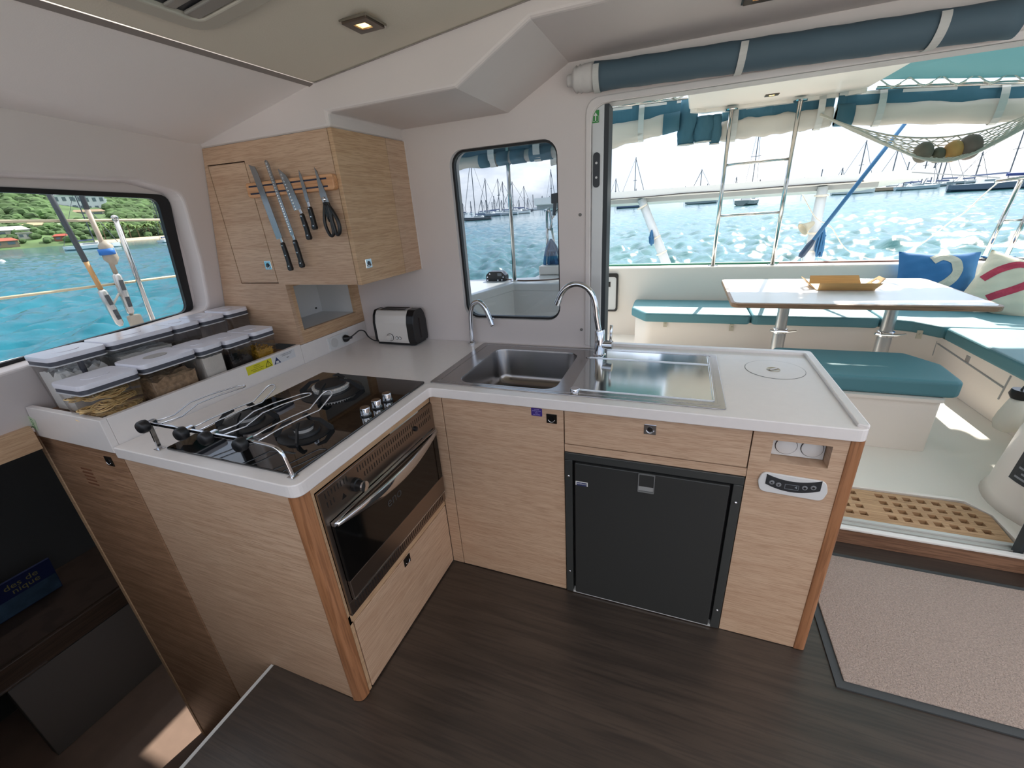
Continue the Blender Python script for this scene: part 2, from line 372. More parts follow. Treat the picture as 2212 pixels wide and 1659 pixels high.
# back wall, window and door
wb = struct('wall_back', MB().box(-1.4, 3.3, .59, .68, -.05, 2.2), WALLM)
WX0, WX1, WZ0, WZ1 = -.108, .395, 1.043, 1.806
boolcut(wb, MB().box(-1.45, -.5, .5, .8, -.1, .86), MB().prism(rrect(WX0, WX1, WZ0, WZ1, .065), 'y', .5, .8), MB().prism(rpoly([(.535, -.2), (2.375, -.2), (2.375, 1.9), (.535, 1.9)], [0, 0, .05, .07]), 'y', .5, .8))
w2 = struct('window_2', MB().ring(rrect(WX0-.006, WX1+.006, WZ0-.006, WZ1+.006, .07), rrect(WX0+.010, WX1-.010, WZ0+.010, WZ1-.010, .055), 'y', .612, .635), GASKET)
struct('window_pane', MB().prism(rrect(WX0+.009, WX1-.009, WZ0+.009, WZ1-.009, .056), 'y', .622, .625), WIN2, parent=w2)
for i, (px, py) in enumerate(((1253, 464), (1256, 712))):
    p = at(px, py, 1, .59)
    tag(part('wall_button', MB().lathe([(0, 0), (.007, 0), (.006, -.004), (0, -.005)], (p.x, .59, p.z), (0, 1, 0)), mat('grey_plastic_cap', '77736f', .5)),
        ['small round grey screw cap on the white wall beside the window', 'small round grey screw cap on the wall low down, near the tall tap'][i], 'screw cap')
# door frame: aluminium jamb, gasket, sill
dj = struct('door_1', MB().box(.535, .582, .6, .70, .90, 1.9).box(.535, .582, .685, .70, .0, .92), ALU, bevel=.003)
struct('door_gasket', MB().box(.582, .60, .605, .70, .90, 1.898), mat('dark_gasket_grey', '30363a', .6), parent=dj)
struct('door_jamb', MB().box(2.345, 2.372, .66, .74, .06, 1.9), ALU, parent=dj)
struct('door_gasket', MB().box(2.332, 2.345, .68, .72, .06, 1.9), MATS['dark_gasket_grey'], parent=dj)
SILLM = mat('sill_aluminium', 'c9c7c2', .3, .3)
sill = struct('trim_6', MB().box(.60, 2.9, .668, .776, -.02, .058).box(.60, 2.9, .668, .676, .058, .070).box(.60, 2.9, .706, .712, .058, .068).box(.60, 2.9, .742, .750, .058, .068), SILLM, bevel=.0015)
struct('sill_lip', MB().box(.60, 2.9, .644, .670, .076, .088), mat('sill_white', 'e2e0dc', .4), parent=sill, bevel=.003)
struct('trim_7', MB().box(1.445, 3.3, .648, .667, .0, .077), wood('sill_wood', '8f6c55', '745441', '553c2c', sc=(2, 40, 40), fine=(8, 160, 160)), bevel=.002)
# door head trim
struct('trim_8', MB().prism(rpoly([(.512, .93), (.512, 1.924), (2.42, 1.924), (2.42, 1.90), (.535, 1.90), (.535, .93)], [0, .06, 0, 0, .06, 0]), 'y', .584, .60), WHITE, bevel=.004)

# ================================================================== GALLEY JOINERY
def push_latch(p, nrm, parent, plate='chrome'):
    """square push-button latch set in a door, with its half-moon finger ring"""
    p = Vector(p); n = Vector(nrm); u = Vector((0, 0, 1)); s = n.cross(u)
    m_ = CHROME if plate == 'chrome' else mat('bronze_latch_plate', '2a2622', .3, .6)
    l = part('latch', MB().obox(p+n*.001, s, u, n, .0195, .0185, .002), m_, parent, bevel=.001)
    pts = [p+n*.0045+(s*math.cos(a)+u*math.sin(a))*.0125 for a in [PI*1.08+PI*.84*k/12 for k in range(13)]]
    part('finger_ring', MB().tube(pts, .0016, 8), CHROME, l, smooth=True)
    part('push_button', MB().lathe([(0, .002), (.009, .002), (.0085, .005), (0, .0055)], p+u*.001, n), mat('dark_chrome', '4a4a4c', .2, .9), l)

# --- oven cabinet (stove run)
oc = thing('oven_cabinet', 'washed oak end cabinet under the hob, housing the steel oven', 'cabinet', (-.3, -.35, 0))
part('end_panel', MB().prism([(-.772, .879), (-.036, .879), (-.036, .004), (-.19, .004), (-.19, .001), (-.424, .001), (-.424, -1.0), (-.772, -1.0)], 'y', -.669, -.645), OAK, oc)
part('corner_post', MB().prism(rpoly([(-.038, -.676), (-.002, -.668), (.002, -.632), (-.036, -.632)], [.004, .022, .004, 0]), 'z', .003, .879), POST, oc, auto=50)
part('front_frame', MB().box(-.03, -.002, -.632, .0, .848, .879).box(-.03, -.002, -.632, -.622, .336, .848).box(-.03, -.002, -.632, 0, .332, .368).box(-.03, -.002, -.632, -.618, .003, .34), OAKB, oc)
dr = part('drawer', MB().box(-.03, .0, -.614, -.002, .008, .328), OAK, oc, bevel=.002)
push_latch((.0, -.315, .308-.0), (1, 0, 0), dr, 'bronze')
part('carcass', MB().box(-.5, -.05, -.64, -.0, .003, .33).box(-.5, -.32, -.64, 0, .33, .86), DARKGAP, oc)

# --- tall cupboard at the companionway
tcb = thing('tall_cupboard', 'narrow washed oak cupboard left of the oven cabinet, going down beside the steps', 'cupboard', (-1.05, -.65, -.9))
part('door', MB().prism([(-1.285, .896), (-.782, .8795), (-.782, -1.0), (-1.305, -1.0)], 'y', -.669, -.650), wood('cupboard_oak', 'b08b6e', '967256', '6d4f3c'), tcb, bevel=.002)
part('edge_strip', MB().prism([(-1.312, .896), (-1.285, .896), (-1.305, -1.0), (-1.332, -1.0)], 'y', -.672, -.60), OAKB, tcb, bevel=.003)
p = at(237, 996, 1, -.669); push_latch((p.x, -.669, p.z), (0, -1, 0), bpy.data.objects['door'], 'bronze')
p = at(196, 1030, 1, -.669)
for k in range(5): part('vent_slot', MB().box(p.x-.035, p.x+.03, -.6705, -.668, p.z+.03-.016*k, p.z+.036-.016*k), mat('carved_oak', '7a4f38', .7), bpy.data.objects['door'])
part('side_panel', MB().box(-1.29, -.79, -.65, -.63, -1.0, .86), DARKGAP, tcb)

# --- sink cabinet
sc = thing('sink_cabinet', 'washed oak base cabinet under the sink with cupboard door, drawer and fridge bay', 'cabinet', (.7, .3, 0))
part('carcass', MB().box(.03, .555, .022, .55, .004, .73).box(1.16, 1.40, .09, .62, .004, .87).box(.03, 1.40, .56, .585, .004, .87), DARKGAP, sc)
part('filler_panel', MB().box(.0, .054, .0, .02, .003, .879), OAK, sc, bevel=.0015)
d1 = part('door', MB().prism(rpoly([(.0575, .004), (.5555, .004), (.5555, .878), (.0575, .878)], [.002, .002, .002, .012]), 'y', 0, .02), OAK, sc, bevel=.0015)
push_latch((.512, 0, .834), (0, -1, 0), d1, 'bronze')
d2 = part('drawer', MB().box(.5595, 1.155, 0, .02, .737, .878), OAK, sc, bevel=.0015)
push_latch((.8545, 0, .836), (0, -1, 0), d2)
part('rail', MB().box(.5585, 1.157, .001, .02, .7035, .7335), OAK, sc)
rp = part('right_panel', MB().box(1.1585, 1.404, 0, .02, .003, .879), OAK, sc)
boolcut(rp, MB().box(1.214, 1.366, -.1, .1, .771, .847))
part('recess_liner', MB().box(1.205, 1.214, .02, .05, .765, .853).box(1.366, 1.375, .02, .05, .765, .853).box(1.205, 1.375, .02, .05, .847, .853).box(1.205, 1.375, .02, .05, .765, .771), OAK, sc)
part('corner_post', MB().prism(rpoly([(1.404, -.003), (1.441, -.003), (1.441, .035), (1.404, .035)], [.003, .016, .003, 0]), 'z', .003, .879), POST, sc, auto=50)
part('end_panel', MB().box(1.42, 1.438, .035, .64, .003, .879), OAK, sc)
part('kick_board', MB().box(.0, 1.42, .04, .05, 0.0005, .01), DARKGAP, sc)

# --- worktop
wt = thing('worktop', 'L-shaped white solid surface worktop around the hob and sink', 'worktop', (.3, 0, .88))
poly = [(-.758, -.689), (.02, -.689), (.02, -.02), (1.438, -.02), (1.438, .66), (.60, .66), (.60, .588), (-.758, .588)]
slab = part('slab', MB().prism(rpoly(poly, [.0, .035, .012, .03, .02, 0, 0, 0], 6), 'z', .8805, .92), COUNTER, wt, bevel=.005)
boolcut(slab, MB().prism(rrect(.098, .514, .050, .492, .06), 'z', .8, 1.0), MB().box(-.5, -.08, -.58, -.06, .8, .905))
part('raised_rim', MB().prism(rpoly([(1.436, -.016), (1.436, .658), (.602, .658), (.602, .625), (1.408, .625), (1.408, -.002)], [.02, .02, 0, 0, .01, .004]), 'z', .918, .931), COUNTER, wt, bevel=.004)
ul = part('under_lip', MB().prism([(-.01, -.004), (1.43, -.004), (1.43, .62), (-.01, .62)], 'z', .8765, .8805), COUNTER, wt)
boolcut(ul, MB().prism(rrect(.098, .514, .050, .492, .06), 'z', .8, 1.0))

# --- storage ledge behind the hob
sg = thing('storage_ledge', 'raised white ledge behind the hob holding two rows of food containers', 'ledge', (-1.0, -.1, .95))
part('front_panel', MB().box(-.78, -.76, -.6688, .1165, .8805, 1.016).box(-.78, -.76, .1178, .588, .8805, 1.010), COUNTER, sg, bevel=.0015)
part('end_panel', MB().prism([(-1.230, .897), (-.76, .897), (-.76, 1.016), (-1.195, 1.016), (-1.197, 1.016)], 'y', -.689, -.669), COUNTER, sg, bevel=.002)
part('tray_floor', MB().box(-1.20, -.78, -.669, .123, .972, .982), wood('ledge_floor_oak', 'a98468', '8f6d54', '6d503c'), sg)

# --- wall cabinet
wc = thing('wall_cabinet', 'washed oak corner wall cabinet with knife rack and open niche below', 'cabinet', (-.7, .35, 1.3))
fp = part('front_panel', MB().prism([(WL(.123, 1.012)+.004, 1.012), (-.76, 1.012), (-.76, 1.297), (-.352, 1.297), (-.352, 1.866), (WL(.123, 1.866)+.002, 1.866)], 'y', .123, .143), OAK, wc)
dq = [(-1.026, 1.803), (-.803, 1.800), (-.797, 1.302), (-1.036, 1.302)]
def grow(q, d):
    c_ = Vector((sum(a for a, _ in q)/4, sum(b for _, b in q)/4)); return [(a+(d if a > c_.x else -d), b+(d if b > c_.y else -d)) for a, b in q]
boolcut(fp, MB().prism(dq, 'y', 0, .3))
ld = part('door', MB().prism(grow(dq, -.0042), 'y', .1228, .142), OAK, wc, bevel=.001)
p = at(580, 573, 1, .123); push_latch((p.x, .1228, p.z), (0, -1, 0), ld)
rd = part('side_door', MB().box(-.349, -.329, .1215, .4445, 1.295, 1.866), OAKB, wc, bevel=.0015)
p = at(796, 569, 0, -.329); push_latch((-.329, p.y, p.z), (1, 0, 0), rd)
part('side_panel', MB().box(-.349, -.3295, .4475, .589, 1.295, 1.866), OAK, wc, bevel=.0015)
part('sealant_line', MB().box(-.332, -.326, .5865, .5898, 1.295, 1.866), WHITE, wc)
part('carcass', MB().box(-1.0, -.352, .146, .58, 1.30, 1.86), DARKGAP, wc)
part('bottom_panel', MB().box(-.762, -.349, .143, .589, 1.295, 1.299), OAKB, wc)
nf = part('niche_frame', MB().box(-.78, -.76, .143, .589, 1.012, 1.296), OAKB, wc)
boolcut(nf, MB().box(-.9, -.6, .163, .535, 1.073, 1.283))
part('niche_lining', MB().box(-1.02, -1.01, .15, .56, 1.03, 1.29).box(-1.01, -.78, .15, .16, 1.03, 1.29).box(-1.01, -.78, .545, .56, 1.03, 1.29).box(-1.01, -.78, .16, .545, 1.06, 1.072).box(-1.01, -.78, .16, .545, 1.285, 1.292), WHITEP, wc)
for y, z in ((.22, 1.23), (.50, 1.10), (.525, 1.255)):
    part('screw', MB().box(-1.01, -1.004, y-.004, y+.004, z-.004, z+.004), BLACKP, wc)

# ================================================================== APPLIANCES
# --- oven
ov = thing('oven', 'built-in stainless steel oven with black glass door under the hob', 'oven', (.0, -.3, .37))
part('fascia', MB().box(.0005, .010, -.622, -.006, .738, .846).box(.0005, .010, -.622, -.006, .370, .424).box(.0005, .010, -.622, -.607, .424, .738).box(.0005, .010, -.018, -.006, .424, .738), STEELD, ov, bevel=.0012)
vs, vs2, vs3 = MB(), MB(), MB()
for k in range(46):
    y = -.600+k*.0126
    if not(-.505 < y < -.462): vs.box(.0098, .0106, y, y+.0032, .815, .834)
    if k < 3 or (k > 12 and y < -.155) or y > -.118: vs2.box(.0098, .0106, y, y+.0032, .785, .803)
    vs3.box(.0098, .0106, y, y+.0034, .382, .410)
for q in (vs, vs2, vs3): part('vent_grille', q, DARKGAP, ov)
od = part('door', MB().box(.010, .022, -.606, -.019, .432, .506), STEELD, ov, bevel=.0015)
part('door_glass', MB().box(.010, .021, -.606, -.019, .506, .722), OVENG, od, bevel=.001)
part('door_top_rail', MB().box(.010, .024, -.606, -.019, .722, .736), CHROME, od, bevel=.001)
part('door_bottom_rail', MB().box(.012, .024, -.604, -.021, .428, .433), CHROME, od)
hb = MB(); rings = []
for k in range(25):
    t = k/24; y = -.600+.575*t; bow = math.sin(PI*t); h = .007+.017*bow; x = .026+.030*bow; zc = .727-.012*bow
    rings.append([(x+.007*math.cos(a), y, zc+h*math.sin(a)) for a in [2*PI*j/10 for j in range(10)]])
hb.loft(rings)
part('handle', hb, CHROME, od, smooth=True)
text_part('lettering', 'eno', .055, (.0213, -.335, .628), (0, 1, 0), (0, 0, 1), mat('faint_grey_print', '3a3a3a', .5), od)
kb = part('knob', MB().lathe([(0, .0), (.022, .0), (.021, .012), (.0165, .014), (.016, .032), (.013, .035), (0, .0355)], (.0105, -.484, .786), (1, 0, 0)), BLACKP, ov, auto=40)
part('knob_cap', MB().lathe([(.0, .0), (.0165, .0), (.017, .006), (0, .007)], (.044, -.484, .786), (1, 0, 0)), CHROME, kb, auto=40)
part('ignition_button', MB().lathe([(0, 0), (.010, 0), (.009, .008), (0, .011)], (.0105, -.139, .799), (1, 0, 0)), BLACKP, ov, auto=40)
part('flame_mark', MB().prism([(-.545, .772), (-.525, .772), (-.535, .790)], 'x', .010, .0106), BLACKP, ov)

# --- fridge
fr = thing('fridge', 'charcoal grey built-in fridge with flush door under the drawer', 'fridge', (.85, .3, .004))
part('frame', MB().box(.5595, 1.155, -.006, .02, .672, .702).box(.5595, .588, -.006, .02, .006, .6705).box(1.126, 1.155, -.006, .02, .006, .6705), FRIDGEF, fr, bevel=.0015)
part('body', MB().box(.565, 1.150, .02, .54, .012, .70), BLACKP, fr)
fd = part('door', MB().box(.599, 1.1165, -.012, .016, .016, .666), FRIDGEM, fr, bevel=.003)
part('bottom_strip', MB().box(.585, 1.13, -.004, .02, .0045, .0135), ALU, fr)
lt = part('latch', MB().ring(rrect(.827, .883, .587, .664, .003), rrect(.830, .880, .592, .661, .002), 'y', -.0155, -.011), mat('latch_edge_grey', '8d8f8e', .35, .5), fd)
part('latch_flap', MB().box(.830, .880, -.0145, -.0115, .612, .661), FRIDGEM, lt)
part('latch_grip', MB().add([(.830, -.0125, .593), (.880, -.0125, .593), (.880, -.0145, .612), (.830, -.0145, .612)], [(0, 1, 2, 3)]), mat('latch_grip_grey', 'a8a9a8', .4, .3), lt)
bd = part('badge', MB().box(.602, .648, -.0132, -.0115, .570, .588), WHITEP, fd)
part('badge_field', MB().box(.606, .644, -.0136, -.0130, .570, .5845), mat('badge_blue', '2b3560', .4), bd)
text_part('badge_lettering', 'isotherm', .0095, (.625, -.0139, .579), (1, 0, 0), (0, 0, 1), WHITEP, bd, thick=.0002)
for x, z in ((.5735, .60), (.5735, .12), (1.1405, .60), (1.1405, .10)):
    part('screw', MB().lathe([(0, 0), (.0055, 0), (.0045, -.002), (0, -.003)], (x, -.006, z), (0, 1, 0), 14), CHROME, fr, smooth=True)

# --- hob
hz = .9205
hob = thing('gas_hob', 'black glass three-burner gas hob set in the white worktop', 'hob', (-.29, -.31, hz))
part('glass_plate', MB().prism(rrect(-.556, -.022, -.648, .020, .008, 3), 'z', hz, hz+.007), BLACKG, hob, bevel=.002)
def burner(cx, cy, r, kind):
    z = hz+.007
    b = part('burner', MB().lathe([(0, 0), (r*1.75, 0), (r*1.75, .002), (r*1.45, .006), (r*1.05, .004), (r*1.0, .012), (0, .012)], (cx, cy, z), n=36), IRON, hob, auto=30)
    if kind == 'triple':
        mb = MB(); mb.lathe([(r*.62, .010), (r*1.0, .010), (r*1.04, .024), (r*.98, .028), (r*.62, .028)], (cx, cy, z), n=40)
        for k in range(40):
            a = 2*PI*k/40; c_, s_ = math.cos(a), math.sin(a); mb.obox((cx+c_*r*1.03, cy+s_*r*1.03, z+.025), (c_, s_, 0), (-s_, c_, 0), (0, 0, 1), r*.03, r*.03, .004)
        part('burner_crown', mb, mat('aluminium_burner', 'dedcd8', .4, .55), b, auto=40)
        part('burner_cap', MB().lathe([(r*.45, .029), (r*.90, .029), (r*.87, .036), (r*.48, .036)], (cx, cy, z), n=40), IRON, b, auto=40)
        part('inner_burner', MB().lathe([(0, .012), (r*.34, .012), (r*.36, .026), (0, .026)], (cx, cy, z), n=24), MATS['aluminium_burner'], b, auto=40)
        part('inner_cap', MB().lathe([(0, .026), (r*.38, .026), (r*.36, .033), (0, .034)], (cx, cy, z), n=24), IRON, b, auto=40)
    else:
        part('burner_crown', MB().lathe([(0, .010), (r*.62, .010), (r*.66, .024), (0, .024)], (cx, cy, z), n=28), mat('aluminium_burner', 'dedcd8', .4, .55), b, auto=40)
        part('burner_cap', MB().lathe([(0, .024), (r*.72, .024), (r*.70, .030), (r*.3, .032), (0, .032)], (cx, cy, z), n=28), IRON, b, auto=40)
    # pan support: a low bent frame and four pointed fins
    R_ = r*1.95
    for k in range(4):
        a = PI/2*k+(.35 if kind == 'triple' else .55); c_, s_ = math.cos(a), math.sin(a); t_ = (-s_, c_)
        def P_(d, zz, o): return (cx+c_*d+t_[0]*o, cy+s_*d+t_[1]*o, z+zz)
        prof = [(R_, .0), (R_, .012), (r*1.25, .045), (r*.62, .052), (r*.60, .046), (r*1.15, .034), (R_*.86, .0)]
        v = [P_(d, zz, o) for o in (-.003, .003) for d, zz in prof]; n = len(prof)
        part('pan_support', MB().add(v, [tuple(range(n))[::-1], tuple(range(n, 2*n))]+[(i, (i+1) % n, n+(i+1) % n, n+i) for i in range(n)]), IRON, b)
burner(-.345, -.150, .066, 'triple'); burner(-.178, -.455, .046, 's'); burner(-.445, -.445, .052, 's')
for k, y in enumerate((-.175, -.236, -.297)):
    kn = part('control_knob', MB().lathe([(0, .007), (.0185, .007), (.0185, .010), (.0165, .012), (.0165, .034), (.0155, .0365), (0, .0365)], (-.062, y, hz), n=28), CHROME, hob, auto=40)
    part('knob_base', MB().lathe([(.0186, .007), (.0205, .007), (.020, .0115), (.0186, .0115)], (-.062, y, hz), n=28), BLACKP, kn)

# --- pot rail
pr = thing('pot_rail', 'chrome fiddle rail with black clamp knobs and wire pot holders over the hob', 'pot rail', (-.3, -.652, .92))
ry = -.650
part('rail', MB().obox((-.36, ry, 1.012), (1, 0, 0), (0, 1, 0), (0, 0, 1), .225, .0035, .005), CHROME, pr, bevel=.001)
part('post', MB().obox((-.583, ry, .967), (1, 0, 0), (0, 1, 0), (0, 0, 1), .0035, .006, .047).box(-.597, -.569, ry-.011, ry+.011, .9202, .9222), CHROME, pr, bevel=.001)
pp = smoothpath([(-.14, ry, 1.012), (-.075, ry, 1.010), (-.048, ry, 1.002), (-.036, ry, .985), (-.027, ry, .94), (-.024, ry, .9215)], 4)
part('post', MB().tube(pp, .006, 10, flat=.7).box(-.036, -.012, ry-.010, ry+.010, .9202, .9222), CHROME, pr, smooth=False, auto=50)
for i, x in enumerate((-.575, -.40, -.297, -.160)):
    k_ = part('clamp_knob', MB().lathe([(0, -.026), (.015, -.026), (.0195, -.020), (.0205, -.008), (.018, .0), (.009, .004), (0, .004)], (x, ry-.008, 1.011), (0, 1, 0), 18), mat('black_rubber_knob', '17181a', .45), pr, smooth=True)
    part('clamp', MB().box(x+.0-.008, x+.008, ry-.006, ry+.016, 1.004, 1.021), CHROME, k_, bevel=.002)
    if i % 2 == 0: pf = [(0, -.004), (.055, -.004), (.105, .018), (.16, .022), (.24, .020)]
    else: pf = [(0, -.004), (.05, .004), (.12, .008), (.18, .008), (.225, .036)]
    sk = .24 if i != 2 else .34
    side = [Vector((x+.014+sk*d+s_*.019, ry+.010+d, 1.014+h)) for s_ in (-1,) for d, h in pf]
    side2 = [Vector((x+.014+sk*d+.019, ry+.010+d, 1.014+h)) for d, h in pf]
    tip = side[-1]; tip2 = side2[-1]; mid = (tip+tip2)/2; dv = (side[-1]-side[-2]).normalized()
    arc = [mid+(tip-mid)*math.cos(a)+dv*.019*math.sin(a) for a in [PI*j/8 for j in range(1, 8)]]
    part('wire_loop', MB().tube(side+arc+side2[::-1], .0024, 8), CHROME, pr, smooth=True)

# --- sink
sk = thing('sink', 'stainless steel inset sink with bowl on the left and drainer on the right', 'sink', (.53, .3, .92))
rim = part('rim', MB().prism(rrect(-.006, 1.078, .026, .568, .012, 4), 'z', .9195, .9235), mat('sink_steel', 'a5a19f', .2, 1.0, bump=.02, bscale=60, stretch=(14, 1, 1)), sk, bevel=.0015)
boolcut(rim, MB().prism(rrect(.104, .508, .056, .486, .055), 'z', .8, 1.0))
def ringz(x0, x1, y0, y1, r, z): return [(x, y, z) for x, y in rrect(x0, x1, y0, y1, r, 6)]
bw = [ringz(.104, .508, .056, .486, .055, .9225), ringz(.106, .506, .058, .484, .055, .915), ringz(.112, .500, .064, .478, .06, .80), ringz(.125, .487, .077, .465, .06, .765), ringz(.16, .452, .112, .43, .05, .752), ringz(.285, .325, .25, .29, .02, .748)]
part('bowl', MB().loft(bw, cap=False).add(bw[-1], [tuple(range(len(bw[-1])))]), mat('sink_bowl_steel', '8d8987', .22, 1.0), sk, smooth=True)
dp = MB().ring(rrect(.02, 1.062, .046, .548, .008, 3), rrect(.028, 1.054, .054, .540, .006, 3), 'z', .923, .9245)
part('rim_bead', dp, MATS['sink_steel'], sk)
dn = part('drainer', MB().prism(rrect(.565, 1.046, .075, .535, .012, 4), 'z', .9233, .9242), mat('drainer_steel', 'c2c3c2', .10, 1.0), sk)
part('drainer_ridge', MB().box(.565, 1.046, .078, .084, .9235, .9275).box(.565, 1.046, .428, .436, .9235, .9285).box(1.040, 1.046, .08, .53, .9235, .9275), MATS['drainer_steel'], dn, bevel=.001)
part('tap_ledge', MB().prism(rrect(.548, .60, .425, .505, .01, 3), 'z', .9235, .9265), MATS['sink_steel'], sk, bevel=.001)
part('waste_knob', MB().lathe([(0, 0), (.0175, 0), (.0175, .010), (.016, .0125), (0, .013)], (.584, .062, .9235), n=24), CHROME, sk, auto=40)

# --- taps
tp = thing('mixer_tap', 'tall chrome swan-neck mixer tap behind the sink, by the door', 'tap', (.602, .468, .925))
yT = .468
part('body', MB().lathe([(0, .001), (.028, .001), (.028, .006), (.0225, .009), (.022, .110), (.018, .118), (0, .118)], (.602, yT, .925), n=24), CHROME, tp, auto=40)
neck = smoothpath([(.598, yT, 1.035), (.586, yT, 1.10), (.580, yT, 1.15), (.566, yT, 1.195), (.538, yT, 1.226), (.500, yT, 1.238), (.462, yT, 1.226), (.435, yT, 1.198), (.415, yT, 1.155)], 5)
part('spout', MB().tube(neck, .0125, 14), CHROME, tp, smooth=True)
part('aerator', MB().cyl((.421, yT, 1.168), (.412, yT, 1.148), .0145, 18), CHROME, tp, auto=40)
lv = part('lever_body', MB().cyl((.612, yT, .975), (.658, yT-.004, .977), .019, 20), CHROME, tp, auto=40)
part('lever', MB().tube([(.648, yT-.004, .985), (.650, yT-.006, 1.02), (.652, yT-.010, 1.065)], [.0055, .005, .0065], 10), CHROME, lv, smooth=True)
t2 = thing('drinking_water_tap', 'small plain chrome bent tap at the left back corner of the sink', 'tap', (-.066, .552, .92))
part('base', MB().lathe([(0, .0005), (.021, .0005), (.021, .007), (.019, .009), (0, .009)], (-.066, .552, .92), n=24), CHROME, t2, auto=40)
part('spout', MB().tube(smoothpath([(-.066, .552, .925), (-.062, .552, 1.02), (-.055, .551, 1.085), (-.038, .55, 1.125), (-.006, .549, 1.138), (.024, .547, 1.112), (.044, .546, 1.066), (.060, .545, 1.02)], 5), .0118, 14), CHROME, t2, smooth=True)
part('pin', MB().cyl((.054, .548, 1.052), (.068, .548, 1.057), .0035, 8), CHROME, t2)

# --- worktop bin lid
bl = thing('worktop_bin_lid', 'round white lid let into the worktop right of the drainer', 'lid', (1.273, .434, .92))
part('disc', MB().lathe([(0, 0), (.099, 0), (.099, .0012), (0, .0012)], (1.273, .434, .9201), n=48), COUNTER, bl)
part('seam', MB().lathe([(.0995, 0), (.1012, 0), (.1012, .0008), (.0995, .0008)], (1.273, .434, .9201), n=64), mat('seam_grey', '8b8a88', .6), bl)
kn = part('recessed_knob', MB().lathe([(0, 0), (.023, 0), (.0225, .0022), (.019, .0015), (0, .0010)], (1.268, .428, .9212), n=28), mat('brushed_brass', 'a39a86', .3, .9), bl, auto=40)
part('grip_bar', MB().obox((1.268, .428, .9235), (.8, .6, 0), (-.6, .8, 0), (0, 0, 1), .018, .0045, .0012), STEEL, kn)

# --- outlets and fridge control
o1 = thing('covered_socket_plate', 'pale double socket plate with two round covers, recessed at the end of the sink cabinet', 'socket', (1.285, .05, .81))
part('plate', MB().box(1.216, 1.364, .046, .050, .773, .845), WHITEP, o1)
for x in (1.253, 1.322):
    cv = part('cover', MB().lathe([(0, 0), (.0285, 0), (.0285, -.004), (.027, -.005), (0, -.005)], (x+.008, .046, .809), (0, 1, 0), 32), WHITEP, o1, auto=40)
    part('cover_ring', MB().lathe([(.0288, -.0005), (.0302, -.0005), (.0302, -.002), (.0288, -.002)], (x+.008, .046, .809), (0, 1, 0), 40), BLACKP, cv)
cp = thing('fridge_control_panel', 'oval white fridge control with curved black keypad, below the covered sockets', 'control panel', (1.285, -.001, .69))
oval = rpoly([(1.200, .662), (1.372, .656), (1.380, .690), (1.372, .728), (1.200, .734), (1.192, .70)], [.03, .03, .02, .03, .03, .02], 6)
part('plate', MB().prism(oval, 'y', -.007, 0), WHITEP, cp, bevel=.002)
def arcband(x0, x1, zc, sag, h, n=16):
    top = [(x0+(x1-x0)*i/n, zc+h/2-sag*(1-(2*i/n-1)**2)) for i in range(n+1)]; bot = [(x0+(x1-x0)*i/n, zc-h/2-sag*1.15*(1-(2*i/n-1)**2)) for i in range(n, -1, -1)]
    return top+bot
kp = part('keypad', MB().prism(arcband(1.213, 1.360, .711, .016, .036), 'y', -.0082, -.0068), mat('keypad_black', '24272b', .4), cp)
for i, (x, z) in enumerate(((1.230, .701), (1.249, .696), (1.319, .697), (1.341, .702))):
    bt = part('button', MB().lathe([(0, 0), (.0078, 0), (.007, -.0015), (0, -.002)], (x, -.0082, z), (0, 1, 0), 20), mat('button_grey', '8d9094', .4, .4), kp, auto=40)
    zz = z
    if i == 0: part('arrow', MB().prism([(x-.0035, zz-.0025), (x+.0035, zz-.0025), (x, zz+.004)], 'y', -.0107, -.0101), BLACKP, bt)
    elif i == 1: part('arrow', MB().prism([(x-.0035, zz+.0025), (x+.0035, zz+.0025), (x, zz-.004)], 'y', -.0107, -.0101), BLACKP, bt)
    else: part('ring_mark', MB().lathe([(.0028, -.0019), (.0038, -.0019), (.0038, -.0025), (.0028, -.0025)], (x, -.0082, z), (0, 1, 0), 16), BLACKP, bt)
ds = part('display', MB().ring(rrect(1.266, 1.304, .684, .702, .001, 2), rrect(1.2675, 1.3025, .6855, .7005, .001, 2), 'y', -.0088, -.008), mat('display_edge', '6f747a', .4), kp)
text_part('display_digit', '4', .014, (1.2965, -.0086, .6933), (1, 0, 0), (0, 0, 1), mat('display_digit', '9aa2aa', .5), ds, thick=.0002)

# --- socket on the ledge, stickers
so2 = thing('double_wall_socket', 'white double socket on the ledge front beside the toaster', 'socket', (-.76, .36, .96))
part('plate', MB().prism(rrect(.286, .436, .928, .994, .004, 3), 'x', -.76, -.754), WHITEP, so2, bevel=.001)
for y in (.324, .398):
    sk_ = part('socket_well', MB().lathe([(.022, .0), (.024, .0), (.024, .003), (.022, .003)], (-.754, y, .961), (1, 0, 0), 28), mat('socket_rim_white', 'c9c7c4', .4), so2)
    if y < .35:
        part('socket_face', MB().lathe([(0, .0004), (.022, .0004), (.022, .001), (0, .001)], (-.754, y, .961), (1, 0, 0), 28), MATS['socket_rim_white'], sk_)
        for dy, dz in ((-.008, 0), (.008, 0), (0, .011)):
            part('socket_hole', MB().cyl((-.7532, y+dy, .961+dz), (-.7522, y+dy, .961+dz), .0027, 8), BLACKP, sk_)
